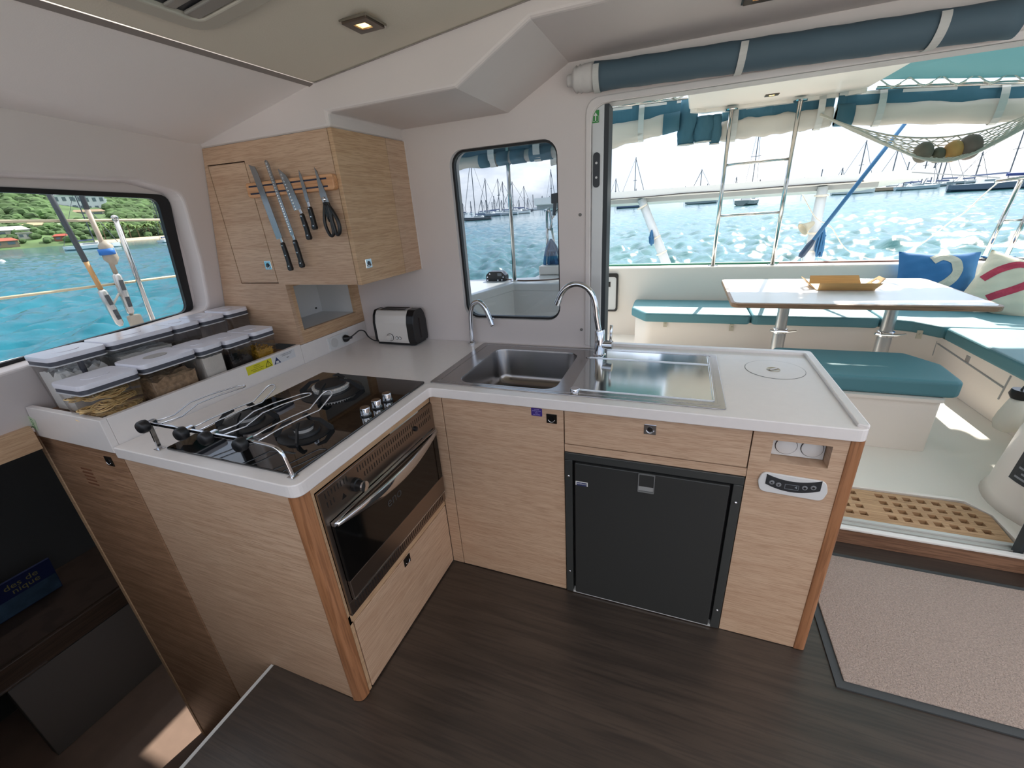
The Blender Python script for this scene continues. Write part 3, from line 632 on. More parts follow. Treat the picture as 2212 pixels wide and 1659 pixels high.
# warning labels on the ledge front
YEL = mat('label_yellow', 'd7cf2a', .5); INK = mat('label_ink', '1d1c14', .6); INKB = mat('label_navy', '2c3a63', .5)
wl1 = thing('warning_label', 'yellow printed warning label with black triangle on the white ledge front', 'label', (-.7595, -.114, .99))
part('label_sheet', MB().box(-.7598, -.7592, -.177, -.052, .970, 1.0065), YEL, wl1)
for i, (t_, z) in enumerate((('ATTENTION', .9995), ('Ne pas laisser', .9925), ('une flamme sans surveillance', .985), ('Ventilate when cooking', .9775))):
    text_part('print_line', t_, .0055, (-.7590, -.127, z), (0, 1, 0), (0, 0, 1), INK, wl1, thick=.0001)
tri = lambda y, z, r: [(y-r, z-r*.8), (y+r, z-r*.8), (y, z+r*.9)]
part('triangle', MB().ring(tri(-.072, .9875, .0165), tri(-.072, .9868, .0132), 'x', -.7592, -.7586), INK, wl1)
text_part('exclamation', '!', .020, (-.7588, -.072, .9860), (0, 1, 0), (0, 0, 1), INK, wl1, thick=.0001)
wl2 = thing('ventilation_label', 'small pale label with a navy triangle beside the yellow warning label', 'label', (-.7595, .01, .99))
part('label_sheet', MB().box(-.7598, -.7593, -.046, .076, .968, 1.008), mat('label_clear_white', 'd4d4d6', .4), wl2)
part('triangle', MB().prism(tri(-.026, .985, .018), 'x', -.7593, -.7589), INKB, wl2)
part('house_mark', MB().prism([(-.035, .9725), (-.017, .9725), (-.020, .983), (-.032, .983)], 'x', -.7590, -.7586), WHITEP, wl2)
for t_, y, z, s_ in (('La combustion du gaz consomme', .031, 1.002, .0048), ("de l'oxygène dans la cabine", .031, .9955, .0048), ('eno', .033, .982, .009)):
    text_part('print_line', t_, s_, (-.7590, y, z), (0, 1, 0), (0, 0, 1), INK, wl2, thick=.0001)
ps_ = thing('purple_sticker', 'small purple printed sticker on the sink cupboard door', 'sticker', (.455, -.001, .855))
part('sheet', MB().prism(rrect(.4345, .4765, .8385, .8705, .003, 3), 'y', -.0012, -.0002), mat('sticker_purple', '42307e', .4), ps_)
for i, (t_, z) in enumerate((('WATER', .865), ('drinking water', .8595), ('EAU', .851), ('eau potable', .8445))):
    text_part('print_line', t_, .0058, (.4555, -.0014, z), (1, 0, 0), (0, 0, 1), mat('sticker_lilac_print', 'b9aede', .5), ps_, thick=.0001)
GREEN = mat('exit_green', '2f8a3e', .5)
es = thing('exit_sign', 'green exit sticker with white arrow at the top of the door frame', 'sign', (.549, .597, 1.86))
part('sign_sheet', MB().box(.5365, .5625, .5970, .5995, 1.839, 1.881), GREEN, es)
part('arrow_mark', MB().prism([(.5475, 1.846), (.5515, 1.846), (.5515, 1.862), (.557, 1.862), (.5495, 1.874), (.542, 1.862), (.5475, 1.862)], 'y', .5964, .5971), WHITEP, es)
part('door_mark', MB().box(.5385, .5395, .5964, .5971, 1.843, 1.862).box(.5385, .5475, .5964, .5971, 1.843, 1.8445).box(.5515, .5605, .5964, .5971, 1.843, 1.8445).box(.5595, .5605, .5964, .5971, 1.843, 1.862), WHITEP, es)
e2_ = thing('exit_label', 'small pale EXIT label with green lettering at the left end of the white ledge', 'label', (-1.24, -.69, .95))
a_ = at(70, 912, 1, -.6895)
part('label_sheet', MB().obox((a_.x+.003, -.6900, a_.z-.004), (1, 0, -.35), (.35, 0, 1), (0, 1, 0), .019, .024, .0006), mat('label_pale_green', 'c3d2b4', .5), e2_)
text_part('lettering', 'EXIT', .022, (a_.x+.003, -.6908, a_.z-.004), (.3, 0, 1), (-1, 0, .3), GREEN, e2_, thick=.0001)
# switch strip on the door jamb
sw = thing('door_lock_plate', 'black rounded lock plate with two white pips on the door frame', 'lock plate', (.555, .598, 1.67))
part('plate', MB().prism(rrect(.5415, .5685, 1.608, 1.736, .0125, 6), 'y', .594, .5999), mat('satin_black_plate', '20242a', .4), sw, bevel=.001)
for z in (1.698, 1.645): part('pip', MB().lathe([(.0022, 0), (.0048, 0), (.004, -.0015), (.0022, -.0015)], (.555, .594, z), (0, 1, 0), 16), WHITEP, sw)

# ================================================================== SMALL THINGS IN THE GALLEY
# --- food containers
def container(x0, x1, y0, y1, zt, label, row, zb=.983, disc=None):
    """x0 is the aisle side; clear tapered body, white lid with grey gasket and oval push button"""
    cx, cy = (x0+x1)/2, (y0+y1)/2; hx, hy = abs(x1-x0)/2-.001, (y1-y0)/2-.0012
    t = thing('food_container', label, 'container', (cx, cy, zb), row)
    R_ = lambda k, z, r=.018: [(x, y, z) for x, y in rrect(cx-hx*k, cx+hx*k, cy-hy*k, cy+hy*k, r, 4)]
    part('body', MB().loft([R_(.86, zb+.001), R_(.87, zb+.004), R_(.955, zt-.032)], cap=False).add(R_(.86, zb+.001), [tuple(range(20))]) if False else MB().loft([R_(.86, zb+.001), R_(.955, zt-.032)], cap=False).add(R_(.86, zb+.001), [tuple(range(len(R_(.86, 0))))]), CLEARP, t, smooth=False, auto=60)
    part('body_rim', MB().ring([p[:2] for p in R_(.985, 0)], [p[:2] for p in R_(.93, 0)], 'z', zt-.034, zt-.030), mat('rim_clear_white', 'c9c9cc', .25), t)
    part('gasket', MB().prism([p[:2] for p in R_(.965, 0)], 'z', zt-.030, zt-.015), GASK2, t, auto=60)
    ld_ = part('lid', MB().loft([R_(1.0, zt-.0155, .022), R_(1.0, zt-.004, .022), R_(.985, zt, .02)]), LIDW, t, auto=50)
    r = min(hx, hy)*.34
    part('push_button', MB().loft([[(cx+r*1.0*math.cos(a), cy+r*1.35*math.sin(a), zt+dz) for a in [2*PI*k/24 for k in range(24)]] for dz in (.0, .0012)]), LIDW if not disc else mat('lid_label_grey', '8e8982', .5), ld_)
    return cx, cy, hx, hy
def fill(name, label, cat, cx, cy, hx, hy, z0, z1, m, rough=.004, seed=1, n=10):
    """loose food heaped inside a container"""
    rnd = random.Random(seed); mb = MB(); k = .80
    g = [[(cx+hx*k*(2*i/n-1), cy+hy*k*(2*j/n-1), z1+rnd.uniform(-rough, rough)) for i in range(n+1)] for j in range(n+1)]
    vs = [p for row in g for p in row]; fs = [(j*(n+1)+i, j*(n+1)+i+1, (j+1)*(n+1)+i+1, (j+1)*(n+1)+i) for j in range(n) for i in range(n)]
    edge = [i for i in range(n+1)]+[j*(n+1)+n for j in range(1, n+1)]+[n*(n+1)+i for i in range(n-1, -1, -1)]+[j*(n+1) for j in range(n-1, 0, -1)]
    o = len(vs); vs += [(cx+(vs[i][0]-cx)*.96, cy+(vs[i][1]-cy)*.96, z0) for i in edge]; m_ = len(edge)
    fs += [(edge[i], edge[(i+1) % m_], o+(i+1) % m_, o+i) for i in range(m_)]+[tuple(range(o, o+m_))]
    mb.add(vs, fs); return tag(part(name, mb, m), label, cat, kind='stuff')
FR = 'front row of food containers on the ledge'; BR = 'back row of food containers under the side window'
zt1, zt2 = 1.128, 1.192
PASTA = mat('egg_pasta', 'ecca8e', .6, var=.12, vscale=60)
c = container(-.785, -.955, -.690, -.518, zt1, 'clear white-lidded container of ribbon pasta nests, nearest in the front row', FR)
rnd = random.Random(4)
for k in range(15):
    nx = c[0]+rnd.uniform(-.45, .45)*c[2]; ny = c[1]+(-.62+.31*(k//3))*c[3]; nz_ = .992+.031*(k % 3)
    mb = MB()
    for j in range(9):
        ph = rnd.uniform(0, 6); rr = rnd.uniform(.016, .030); ti = rnd.uniform(-.5, .5); tj = rnd.uniform(-.5, .5)
        ps2 = [(nx+rr*math.cos(a+ph), ny+rr*1.1*math.sin(a+ph), nz_+.010+rr*(ti*math.cos(a)+tj*math.sin(a))*.6) for a in [2*PI*q/16 for q in range(16)]]
        mb.tube(ps2, .0032, 5, closed=True, flat=.35)
    tag(part('pasta_nest', mb, PASTA, smooth=True), 'pale yellow ribbon pasta nest in the nearest front-row container', 'pasta', 'pasta nests')
c = container(-.785, -.955, -.514, -.322, zt1+.006, 'white-lidded container of brownish dried food with a grey oval on its lid', FR, disc=True)
fill('dried_food', 'brownish dried food filling the second front-row container', 'food', *c, .990, 1.062, mat('dried_food_brown', 'a88a6c', .8, var=.35, vscale=70, bump=.4, bscale=90), .008, 2)
c = container(-.785, -.955, -.318, -.214, zt1+.004, 'clear white-lidded container of white grain, third in the front row', FR)
fill('white_grain', 'pale grain filling the third front-row container', 'grain', *c, .990, 1.085, mat('white_grain', 'e9e0d6', .85, bump=.3, bscale=300), .002, 3)
c = container(-.785, -.955, -.210, -.090, zt1, 'clear white-lidded container with dark contents, fourth in the front row', FR)
fill('dark_beans', 'dark beans in the bottom of the fourth front-row container', 'beans', *c, .990, 1.035, mat('dark_beans', '2c2320', .6, bump=.6, bscale=120), .005, 4)
c = container(-.785, -.955, -.086, .032, zt1, 'clear white-lidded container part filled with small yellow pasta, last in the front row', FR)
mb = MB(); rnd = random.Random(9)
for k in range(420):
    q = Vector((c[0]+rnd.uniform(-.74, .74)*c[2], c[1]+rnd.uniform(-.74, .74)*c[3], rnd.uniform(.992, 1.044))); a = rnd.uniform(0, 6); b_ = rnd.uniform(-.8, .8)
    d = Vector((math.cos(a)*math.cos(b_), math.sin(a)*math.cos(b_), math.sin(b_)))*.0045; mb.tube([q-d, q+Vector((0, 0, .0018)), q+d], .0026, 5)
mb.box(c[0]-c[2]*.66, c[0]+c[2]*.66, c[1]-c[3]*.66, c[1]+c[3]*.66, .990, 1.038)
tag(part('macaroni', mb, mat('yellow_pasta', 'c99a35', .5)), 'small yellow pasta in the last front-row container', 'pasta', kind='stuff')
# back row
c = container(-1.000, -1.165, -.648, -.480, zt2, 'large clear white-lidded container of flour at the near end of the back row', BR)
fill('flour', 'white flour bag contents in the near back-row container', 'flour', *c, .990, 1.125, mat('white_flour', 'f0eeea', .8, bump=.5, bscale=14), .012, 5)
part('inner_post', MB().cyl((-1.02, -.565, 1.09), (-1.02, -.565, zt2-.03), .009, 10), GASK2, bpy.data.objects['food_container.005'])
c = container(-1.005, -1.175, -.476, -.244, zt2+.002, 'wide clear white-lidded container of white rice, second in the back row', BR)
fill('rice', 'white rice filling the second back-row container', 'rice', *c, .990, 1.128, mat('white_rice', 'efece6', .8, bump=.4, bscale=160), .004, 6)
c = container(-1.015, -1.18, -.240, -.128, zt2, 'clear white-lidded container with a pale bag inside, third in the back row', BR)
fill('oat_flakes', 'pale flakes in the third back-row container', 'food', *c, .990, 1.10, mat('pale_flakes', 'b3a99d', .8, bump=.5, bscale=60), .006, 7)
c = container(-1.02, -1.185, -.124, -.010, zt2, 'clear white-lidded container with grey-brown contents, fourth in the back row', BR)
fill('lentils', 'grey-brown lentils in the fourth back-row container', 'food', *c, .990, 1.07, mat('lentils', '6c5c50', .8, bump=.5, bscale=120), .004, 8)
c = container(-1.02, -1.185, -.006, .112, zt2+.004, 'nearly empty clear white-lidded container against the wall cabinet, last in the back row', BR)

# --- knife rack and knives
kr = thing('knife_rack', 'pale wooden magnetic knife rack with two dark strips on the wall cabinet', 'knife rack', (-.57, .11, 1.687))
RK = wood('rack_beech', 'dba77c', 'cc9468', 'b37c52', rough=.4, sc=(2, 40, 40), fine=(6, 160, 160))
part('board', MB().prism(rrect(-.806, -.347, 1.659, 1.7155, .012, 5), 'y', .097, .1228), RK, kr, bevel=.004)
for z in (1.6735, 1.7005): part('magnet_strip', MB().box(-.788, -.377, .0962, .0975, z-.003, z+.003), mat('magnet_navy', '24233a', .4), kr)
BLADE = mat('knife_steel', 'a9abae', .22, 1.0); BOL = mat('bolster_steel', 'c9c7c8', .12, 1.0); HAND = mat('knife_handle_black', '151416', .38)
def knife(label, tip, bol, end, w_, shape, hollows=0):
    tip, bol, end = Vector(tip), Vector(bol), Vector(end)   # (x, z) on the rack face
    t = thing('kitchen_knife', label, 'knife', (bol.x, .092, bol.y), 'knives on the magnetic rack')
    d = (tip-bol); Lb = d.length; d.normalize(); s_ = Vector((d.y, -d.x))       # s_ to the right when looking at the rack, tip up
    P_ = lambda u, v: tuple(bol+d*u+s_*v)
    if shape == 'slicer': pr_ = [(0, .006), (Lb*.86, .006), (Lb*.95, .001), (Lb, -w_+.004), (Lb*.97, -w_+.006), (.0, -w_+.004)]
    elif shape == 'round': pr_ = [(0, .005), (Lb*.95, .004), (Lb*.985, .001), (Lb, -w_*.4), (Lb*.985, -w_*.8), (Lb*.95, -w_+.004), (0, -w_+.005)]
    elif shape == 'santoku': pr_ = [(0, .006), (Lb*.62, .004), (Lb*.80, -.004), (Lb*.93, -.019), (Lb, -w_+.006), (Lb*.9, -w_+.003), (.004, -w_+.002)]
    else: pr_ = [(0, .005), (Lb*.5, .003), (Lb*.85, -.003), (Lb, -.010), (Lb*.8, -w_+.004), (Lb*.1, -w_+.005), (0, -w_+.009)]
    bld = part('blade', MB().prism([P_(u, v) for u, v in pr_], 'y', .0938, .0962), BLADE, t)
    for k in range(hollows):
        u = Lb*(.06+.90*k/(hollows-1)) if shape == 'round' else Lb*(.05+.80*k/(hollows-1)); v = -w_*.5 if shape == 'round' else -w_+.0105
        q = P_(u, v); part('hollow', MB().lathe([(0, 0), (.0042, 0), (.003, -.0006), (0, -.0008)], (q[0], .0938, q[1]), (0, 1, 0), 10), mat('hollow_polish', 'e0dfde', .08, 1.0), bld)
    part('bolster', MB().prism([P_(u, v) for u, v in ((.002, -.006 if shape != 'santoku' else -.008), (.002, .0065), (-.018, .0075), (-.018, -.006))], 'y', .0895, .0985), BOL, t, bevel=.0015)
    hd = (end-bol); Lh = hd.length; hd.normalize(); hs = Vector((-hd.y, hd.x)); H_ = lambda u, v: tuple(bol+hd*u+hs*v)
    prof = [(.018, -.0075), (.018, .0075), (Lh*.5, .0095), (Lh*.8, .009), (Lh*.93, .011), (Lh, .006), (Lh, -.006), (Lh*.96, -.014), (Lh*.85, -.0125), (Lh*.72, -.0085), (Lh*.4, -.0085)]
    h = part('handle', MB().prism(rpoly([H_(u, v) for u, v in prof], .004, 3), 'y', .0855, .1000), HAND, t, bevel=.003)
    for u in (.22, .52, .85):
        q = H_(Lh*u, 0); part('rivet', MB().lathe([(0, 0), (.0034, 0), (.0028, -.0008), (0, -.001)], (q[0], .0855, q[1]), (0, 1, 0), 12), BOL, h)
knife('long plain-bladed slicing knife, leftmost on the magnetic rack', (-.726, 1.784), (-.679, 1.496), (-.666, 1.362), .032, 'slicer')
knife('long narrow round-tipped knife with a dimpled blade, second on the rack', (-.650, 1.789), (-.608, 1.504), (-.597, 1.374), .019, 'round', 27)
knife('wide short knife with a row of dimples, in the middle of the rack', (-.574, 1.759), (-.537, 1.601), (-.522, 1.484), .036, 'santoku', 12)
knife('small pointed paring knife beside the scissors on the rack', (-.490, 1.740), (-.487, 1.624), (-.481, 1.521), .019, 'paring')
sc_ = thing('kitchen_scissors', 'black-handled kitchen scissors at the right end of the knife rack', 'scissors', (-.412, .092, 1.63))
part('blade', MB().prism([(-.4215, 1.742), (-.414, 1.730), (-.392, 1.655), (-.384, 1.612), (-.400, 1.608), (-.418, 1.64), (-.420, 1.70)], 'y', .0935, .0955), BLADE, sc_)
part('blade', MB().prism([(-.4195, 1.738), (-.412, 1.728), (-.400, 1.650), (-.398, 1.610), (-.415, 1.610), (-.424, 1.64), (-.423, 1.70)], 'y', .0957, .0970), BLADE, sc_)
part('pivot', MB().lathe([(0, 0), (.0085, 0), (.0085, -.003), (.004, -.0055), (0, -.0055)], (-.407, .0935, 1.629), (0, 1, 0), 18), BOL, sc_, auto=40)
def bow(pts, r):
    return MB().tube(smoothpath(pts+[pts[0]], 5)[:-1], r, 8, closed=True)
part('handle', bow([(-.405, .091, 1.612), (-.418, .091, 1.575), (-.424, .091, 1.535), (-.410, .091, 1.497), (-.392, .091, 1.503), (-.390, .091, 1.545), (-.396, .091, 1.59)], .0062), HAND, sc_, smooth=True)
part('handle', bow([(-.393, .092, 1.612), (-.372, .092, 1.580), (-.357, .092, 1.540), (-.361, .092, 1.507), (-.378, .092, 1.501), (-.385, .092, 1.545), (-.391, .092, 1.585)], .0068), HAND, sc_, smooth=True)
part('handle_shank', MB().prism([(-.412, 1.617), (-.402, 1.620), (-.397, 1.575), (-.402, 1.545), (-.414, 1.585)], 'y', .0875, .0960), HAND, sc_, bevel=.002)
part('handle_shank', MB().prism([(-.401, 1.620), (-.384, 1.617), (-.376, 1.590), (-.383, 1.53), (-.396, 1.545), (-.399, 1.585)], 'y', .0875, .0965), HAND, sc_, bevel=.002)

# --- toaster with its lead
ts = thing('toaster', 'white and black two-slot toaster in the corner of the worktop', 'toaster', (-.47, .515, .92))
TX0, TX1, TY0, TY1 = -.590, -.338, .452, .572
def tprof(o=0, top=1.103): return rpoly([(TY0-o+.006, .934), (TY0-o, .95), (TY0-o, 1.04), (TY0+.010-o, 1.078), (TY0+.028, top+o), (TY1-.028, top+o), (TY1-.010+o, 1.078), (TY1+o, 1.04), (TY1+o, .95), (TY1+o-.006, .934)], [.004, .02, .03, .03, .02, .02, .03, .03, .02, .004], 4)
part('shell', MB().prism(tprof(), 'x', TX0+.016, TX1-.020), mat('toaster_cream_white', 'd8d3cd', .28, spec=.6), ts, auto=50)
part('end_cap', MB().prism(tprof(.002), 'x', TX0, TX0+.017), BLACKP, ts, bevel=.006, seg=3)
ec = part('end_cap', MB().prism(tprof(.002), 'x', TX1-.045, TX1), BLACKP, ts, bevel=.008, seg=3)
part('base', MB().box(TX0+.008, TX1-.012, TY0+.006, TY1-.006, .9235, .937), BLACKP, ts, bevel=.003)
for x in (TX0+.03, TX1-.04):
    for y in (TY0+.025, TY1-.025): part('foot', MB().cyl((x, y, .9203), (x, y, .9245), .009, 12), BLACKP, ts)
tpn = part('top_plate', MB().prism(rrect(TX0+.020, TX1-.048, TY0+.026, TY1-.026, .008, 3), 'z', 1.100, 1.1055), mat('toaster_top_steel', '9a9692', .25, .9), ts, bevel=.0015)
for y in (.494, .530): part('slot', MB().box(TX0+.040, TX1-.065, y-.012, y+.012, 1.1050, 1.1062), DARKGAP, tpn)
tk = part('dial', MB().lathe([(0, 0), (.0185, 0), (.0185, -.004), (.015, -.006), (.0145, -.018), (.013, -.020), (0, -.020)], (-.492, TY0, .965), (0, 1, 0), 26), mat('dial_cream', 'cfcac4', .3), ts, auto=40)
part('dial_ring', MB().lathe([(.0188, -.0005), (.0205, -.0005), (.0205, -.003), (.0188, -.003)], (-.492, TY0, .965), (0, 1, 0), 30), BLACKP, tk)
for x in (-.452, -.433):
    b_ = part('button', MB().lathe([(0, 0), (.0068, 0), (.006, -.003), (0, -.0035)], (x, TY0, .962), (0, 1, 0), 16), WHITEP, ts, auto=40)
    part('button_ring', MB().lathe([(.0070, -.0003), (.0085, -.0003), (.0085, -.0015), (.0070, -.0015)], (x, TY0, .962), (0, 1, 0), 20), BLACKP, b_)
part('lever_slot', MB().box(TX1-.0005, TX1+.0012, .502, .512, .955, 1.06), DARKGAP, ec)
cord = smoothpath([(TX0+.02, .545, .927), (TX0-.02, .53, .9245), (-.64, .50, .925), (-.665, .485, .950), (-.672, .470, .985), (-.685, .448, .995), (-.70, .428, .983), (-.718, .412, .968)], 6)
part('power_cord', MB().tube(cord, .0035, 8), BLACKP, ts, smooth=True)
pg = part('plug', MB().lathe([(0, 0), (.019, 0), (.020, .010), (.014, .024), (.007, .030), (.0055, .044), (0, .045)], (-.7535, .398, .961), (.95, .30, .12), 18), BLACKP, ts, smooth=True)

# --- ceiling: downlights and hatch
def downlight(x, y, z, label, lit=True):
    t = thing('ceiling_downlight', label, 'light', (x, y, z))
    part('bezel', MB().ring(rrect(x-.041, x+.041, y-.041, y+.041, .003, 2), rrect(x-.019, x+.019, y-.019, y+.019, .003, 2), 'z', z-.010, z), mat('light_bezel_bronze', '5d5046', .3, .8), t, bevel=.001)
    part('outer_rim', MB().ring(rrect(x-.046, x+.046, y-.046, y+.046, .004, 2), rrect(x-.041, x+.041, y-.041, y+.041, .003, 2), 'z', z-.006, z), mat('light_rim_steel', 'a9a49c', .2, 1.0), t)
    part('lamp', MB().box(x-.0185, x+.0185, y-.0185, y+.0185, z-.006, z-.002), mat('warm_lamp', 'e8c58c', .5, emit='ffd083', estr=1.2), t)
    part('lamp_core', MB().box(x-.007, x+.009, y-.006, y+.011, z-.0068, z-.006), mat('lamp_core', 'fff2cc', .5, emit='fff0c8', estr=6.0), t)
    return t
downlight(.042, -.104, CEIL(.042)-.003, 'small square lit downlight in the beige ceiling panel')
downlight(1.05, .30, 2.0465, 'square downlight on the white overhang above the doorway, at the picture edge')
ht = thing('roof_hatch', 'white framed roof hatch with dark blind at the top left of the ceiling', 'hatch', (.05, -.62, 2.02))
hx0, hx1, hy0, hy1 = -.262, .34, -.95, -.345
hm = MB().ring(rrect(hx0, hx1, hy0, hy1, .05, 5), rrect(hx0+.045, hx1-.045, hy0+.045, hy1-.045, .02, 5), 'z', -.014, .002)
fh = part('frame', hm, mat('hatch_frame_white', 'b7b2a6', .5), ht, bevel=.004)
for v in fh.data.vertices: v.co.z += CEIL(v.co.x)
f2 = part('blind_rail', MB().box(hx0+.05, hx1-.05, hy1-.085, hy1-.050, -.012, -.004).box(hx0+.05, hx1-.05, hy1-.13, hy1-.105, -.010, -.004), mat('rail_grey', '8f8c86', .4), ht, bevel=.003)
for v in f2.data.vertices: v.co.z += CEIL(v.co.x)
f3 = part('dark_screen', MB().box(hx0+.03, hx1-.03, hy0+.03, hy1-.03, -.003, .001), mat('hatch_screen', '2a2d33', .4), ht)
for v in f3.data.vertices: v.co.z += CEIL(v.co.x)

# --- roller blind over the doorway
rb = thing('rolled_door_blind', 'dark blue-grey rolled blind strapped above the doorway', 'blind', (1.1, .545, 1.97))
BZ = lambda x: 1.976-.030*(x-.56)/1.13
rings = []
for k in range(30):
    x = .556+(1.715-.556)*k/29; rr = .044+.0010*math.sin(k*1.9)+(.004 if k in (0, 29) else 0)
    rings.append([(x, .545+rr*math.cos(a), BZ(x)+rr*1.02*math.sin(a)) for a in [2*PI*j/20 for j in range(20)]])
part('roll', MB().loft(rings), BLUEC, rb, smooth=True)
part('wall_bracket', MB().box(.60, .64, .575, .592, 1.95, 2.0).box(1.60, 1.64, .575, .592, 1.93, 1.98), WHITE, rb)
for px, w_ in ((1605, .022), (2025, .024), (1300, .022)):
    x = at(px, 90 if px != 1300 else 170, 1, .50).x if px != 1300 else .563
    pts = [(.002+x+.0, .545+.050*math.cos(a), BZ(x)+.050*math.sin(a)) for a in [-PI*.62-PI*.0+PI*1.0*0+(-PI*.85)*j/16+PI*.25 for j in range(17)]]
    mb = MB(); n = len(pts); slant = .012 if px != 1300 else 0
    v = [(p[0]-w_/2+slant*(i/n-.5), p[1], p[2]) for i, p in enumerate(pts)]+[(p[0]+w_/2+slant*(i/n-.5), p[1], p[2]) for i, p in enumerate(pts)]
    mb.add(v, [(i, i+1, n+i+1, n+i) for i in range(n-1)])
    so_ = part('strap', mb, WEB, rb); so_.modifiers.new('thick', 'SOLIDIFY').thickness = .002
rings = []
for k, (x, r) in enumerate(((.452, .018), (.458, .020), (.470, .021), (.478, .036), (.488, .043), (.492, .039), (.503, .045), (.507, .041), (.520, .046), (.540, .045), (.556, .044))):
    rings.append([(x, .545+r*math.cos(a)*(1+.04*math.sin(3*a+k)), BZ(.56)+.002+r*math.sin(a)*(1+.03*math.sin(4*a+2*k))) for a in [2*PI*j/24 for j in range(24)]])
part('gathered_end', MB().loft(rings), mat('blind_white_fabric', 'cfcbc8', .75), rb, smooth=True)

# --- mat and threshold
mt = thing('door_mat', 'taupe carpet mat with dark rubber border on the floor inside the door', 'mat', (2.1, .2, .0))
part('rubber_border', MB().prism([(1.508, -.112), (2.75, -.112), (2.75, .556), (1.508, .556)], 'z', .0004, .006), mat('mat_rubber', '3c4042', .7), mt)
part('pile', MB().prism([(1.534, -.086), (2.73, -.086), (2.73, .532), (1.534, .532)], 'z', .006, .013), mat('taupe_carpet', 'ad9b90', 1.0, bump=1.0, bscale=260, var=.22, vscale=160, sheen=.2), mt, bevel=.003)
# --- hull below: settee front, shelf with brochure
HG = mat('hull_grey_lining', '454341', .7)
struct('wall_hull', MB().box(-2.60, -2.55, -3.3, 2.4, -1.0, .93).box(-2.6, -.5, 2.35, 2.4, -1.0, .55).box(-2.55, -1.26, -3.35, -3.3, -1.0, .93).box(-.5, -.45, -.65, 2.4, -1.0, -.06).box(-2.55, -.435, -1.80, -1.75, -1.0, 1.2).box(-.415, .42, -2.2, -1.62, .001, 1.0), HG)  # last two boxes are unseen, added to darken hull and lower panels
hs_ = thing('hull_locker', 'dark locker with shelf down in the hull, left of the steps', 'locker', (-2.2, -.8, -1.0))
hp = lambda x, y: at(x, y, 0, -1.99)
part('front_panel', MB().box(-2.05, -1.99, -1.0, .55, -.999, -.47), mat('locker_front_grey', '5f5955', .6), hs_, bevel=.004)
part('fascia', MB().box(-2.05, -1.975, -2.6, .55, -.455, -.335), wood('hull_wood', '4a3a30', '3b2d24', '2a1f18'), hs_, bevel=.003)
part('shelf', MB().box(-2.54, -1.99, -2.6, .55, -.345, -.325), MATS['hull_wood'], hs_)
part('highlight_strip', MB().box(-1.976, -1.970, -1.30, -.85, -.452, -.444), CHROME, hs_)  # chrome strip set in as the highlight along the fascia

# ================================================================== COCKPIT
struct('floor_3', MB().box(-.45, 4.6, .74, 4.0, -.06, .0), COCKF)
# teak grating in its tray
gr = thing('teak_grating', 'square-holed teak floor grating outside the door sill', 'grating', (2.05, .9, .0))
gp = part('grating', MB().prism(rpoly([(1.45, .778), (2.392, .778), (2.405, 1.00), (2.34, 1.078), (1.45, 1.068)], [.01, .02, .05, .06, .01]), 'z', .012, .036), TEAK, gr, bevel=.002)
ct = MB()
for i in range(14):
    for j in range(4):
        if i == 7: continue
        x = 2.33-.0585*i; y = .860+.0585*j
        if j == 3 and i == 0: x -= .0
        ct.box(x-.0165, x+.0165, y-.0155, y+.0155, -.1, .2)
boolcut(gp, ct)
part('drain_tray', MB().box(1.45, 2.40, .78, 1.065, .001, .010), mat('tray_dark_brown', '3a2c22', .8), gr)
struct('cockpit_step', MB().prism([(1.2, .778), (2.44, .778), (2.44, 1.01), (2.36, 1.12), (1.2, 1.10), (1.2, 1.085), (2.35, 1.098), (2.415, 1.005), (2.415, .778)][::1], 'z', .0, .034), COCK)
bpy.data.objects['cockpit_step'].name = 'trim_9'
# coamings
struct('wall_aft', MB().box(-.2, 4.6, 3.96, 4.24, -.3, .82), COCK, bevel=.02, seg=3)
struct('trim_10', MB().box(-.2, 1.9, 4.10, 4.16, .82, .840), mat('green_rope_line', '3a7a66', .7), bevel=.006)
struct('trim_11', MB().box(1.9, 4.2, 4.10, 4.16, .82, .836), mat('brown_toe_rail', '7c5a52', .6), bevel=.006)
BXX = at(1178, 598, 1, 2.75).x
SD = [(-.835, .70), (-.60, 1.59), (-.445, 2.16), (.10, 2.157), (.10, 3.0), (BXX-.03, 3.0), (BXX-.03, 2.50), (-.62, 2.42), (-1.30, 2.30), (-2.1, .70)]
sdk = struct('wall_side', MB().prism(SD, 'z', .88, .95), mat('coaming_gelcoat', 'cfcdc9', .22), bevel=.012, seg=3)
boolcut(sdk, MB().prism([(-1.10, 1.30), (-.80, 1.30), (-.80, 1.62), (-1.10, 1.62)], 'z', .5, 1.5))
inner_ = SD[:5]; ofs = [(x-.02, y+.02) for x, y in inner_]
struct('wall_side_face', MB().prism(inner_+ofs[::-1], 'z', .10, .885), MATS['coaming_gelcoat'], parent=sdk)
struct('deck', MB().box(-2.45, -1.42, -4.0, 2.2, .86, .93).box(-2.47, -2.40, -4.0, 2.2, .86, .965), WHITE)
bpy.data.objects['deck'].name = 'floor_4'
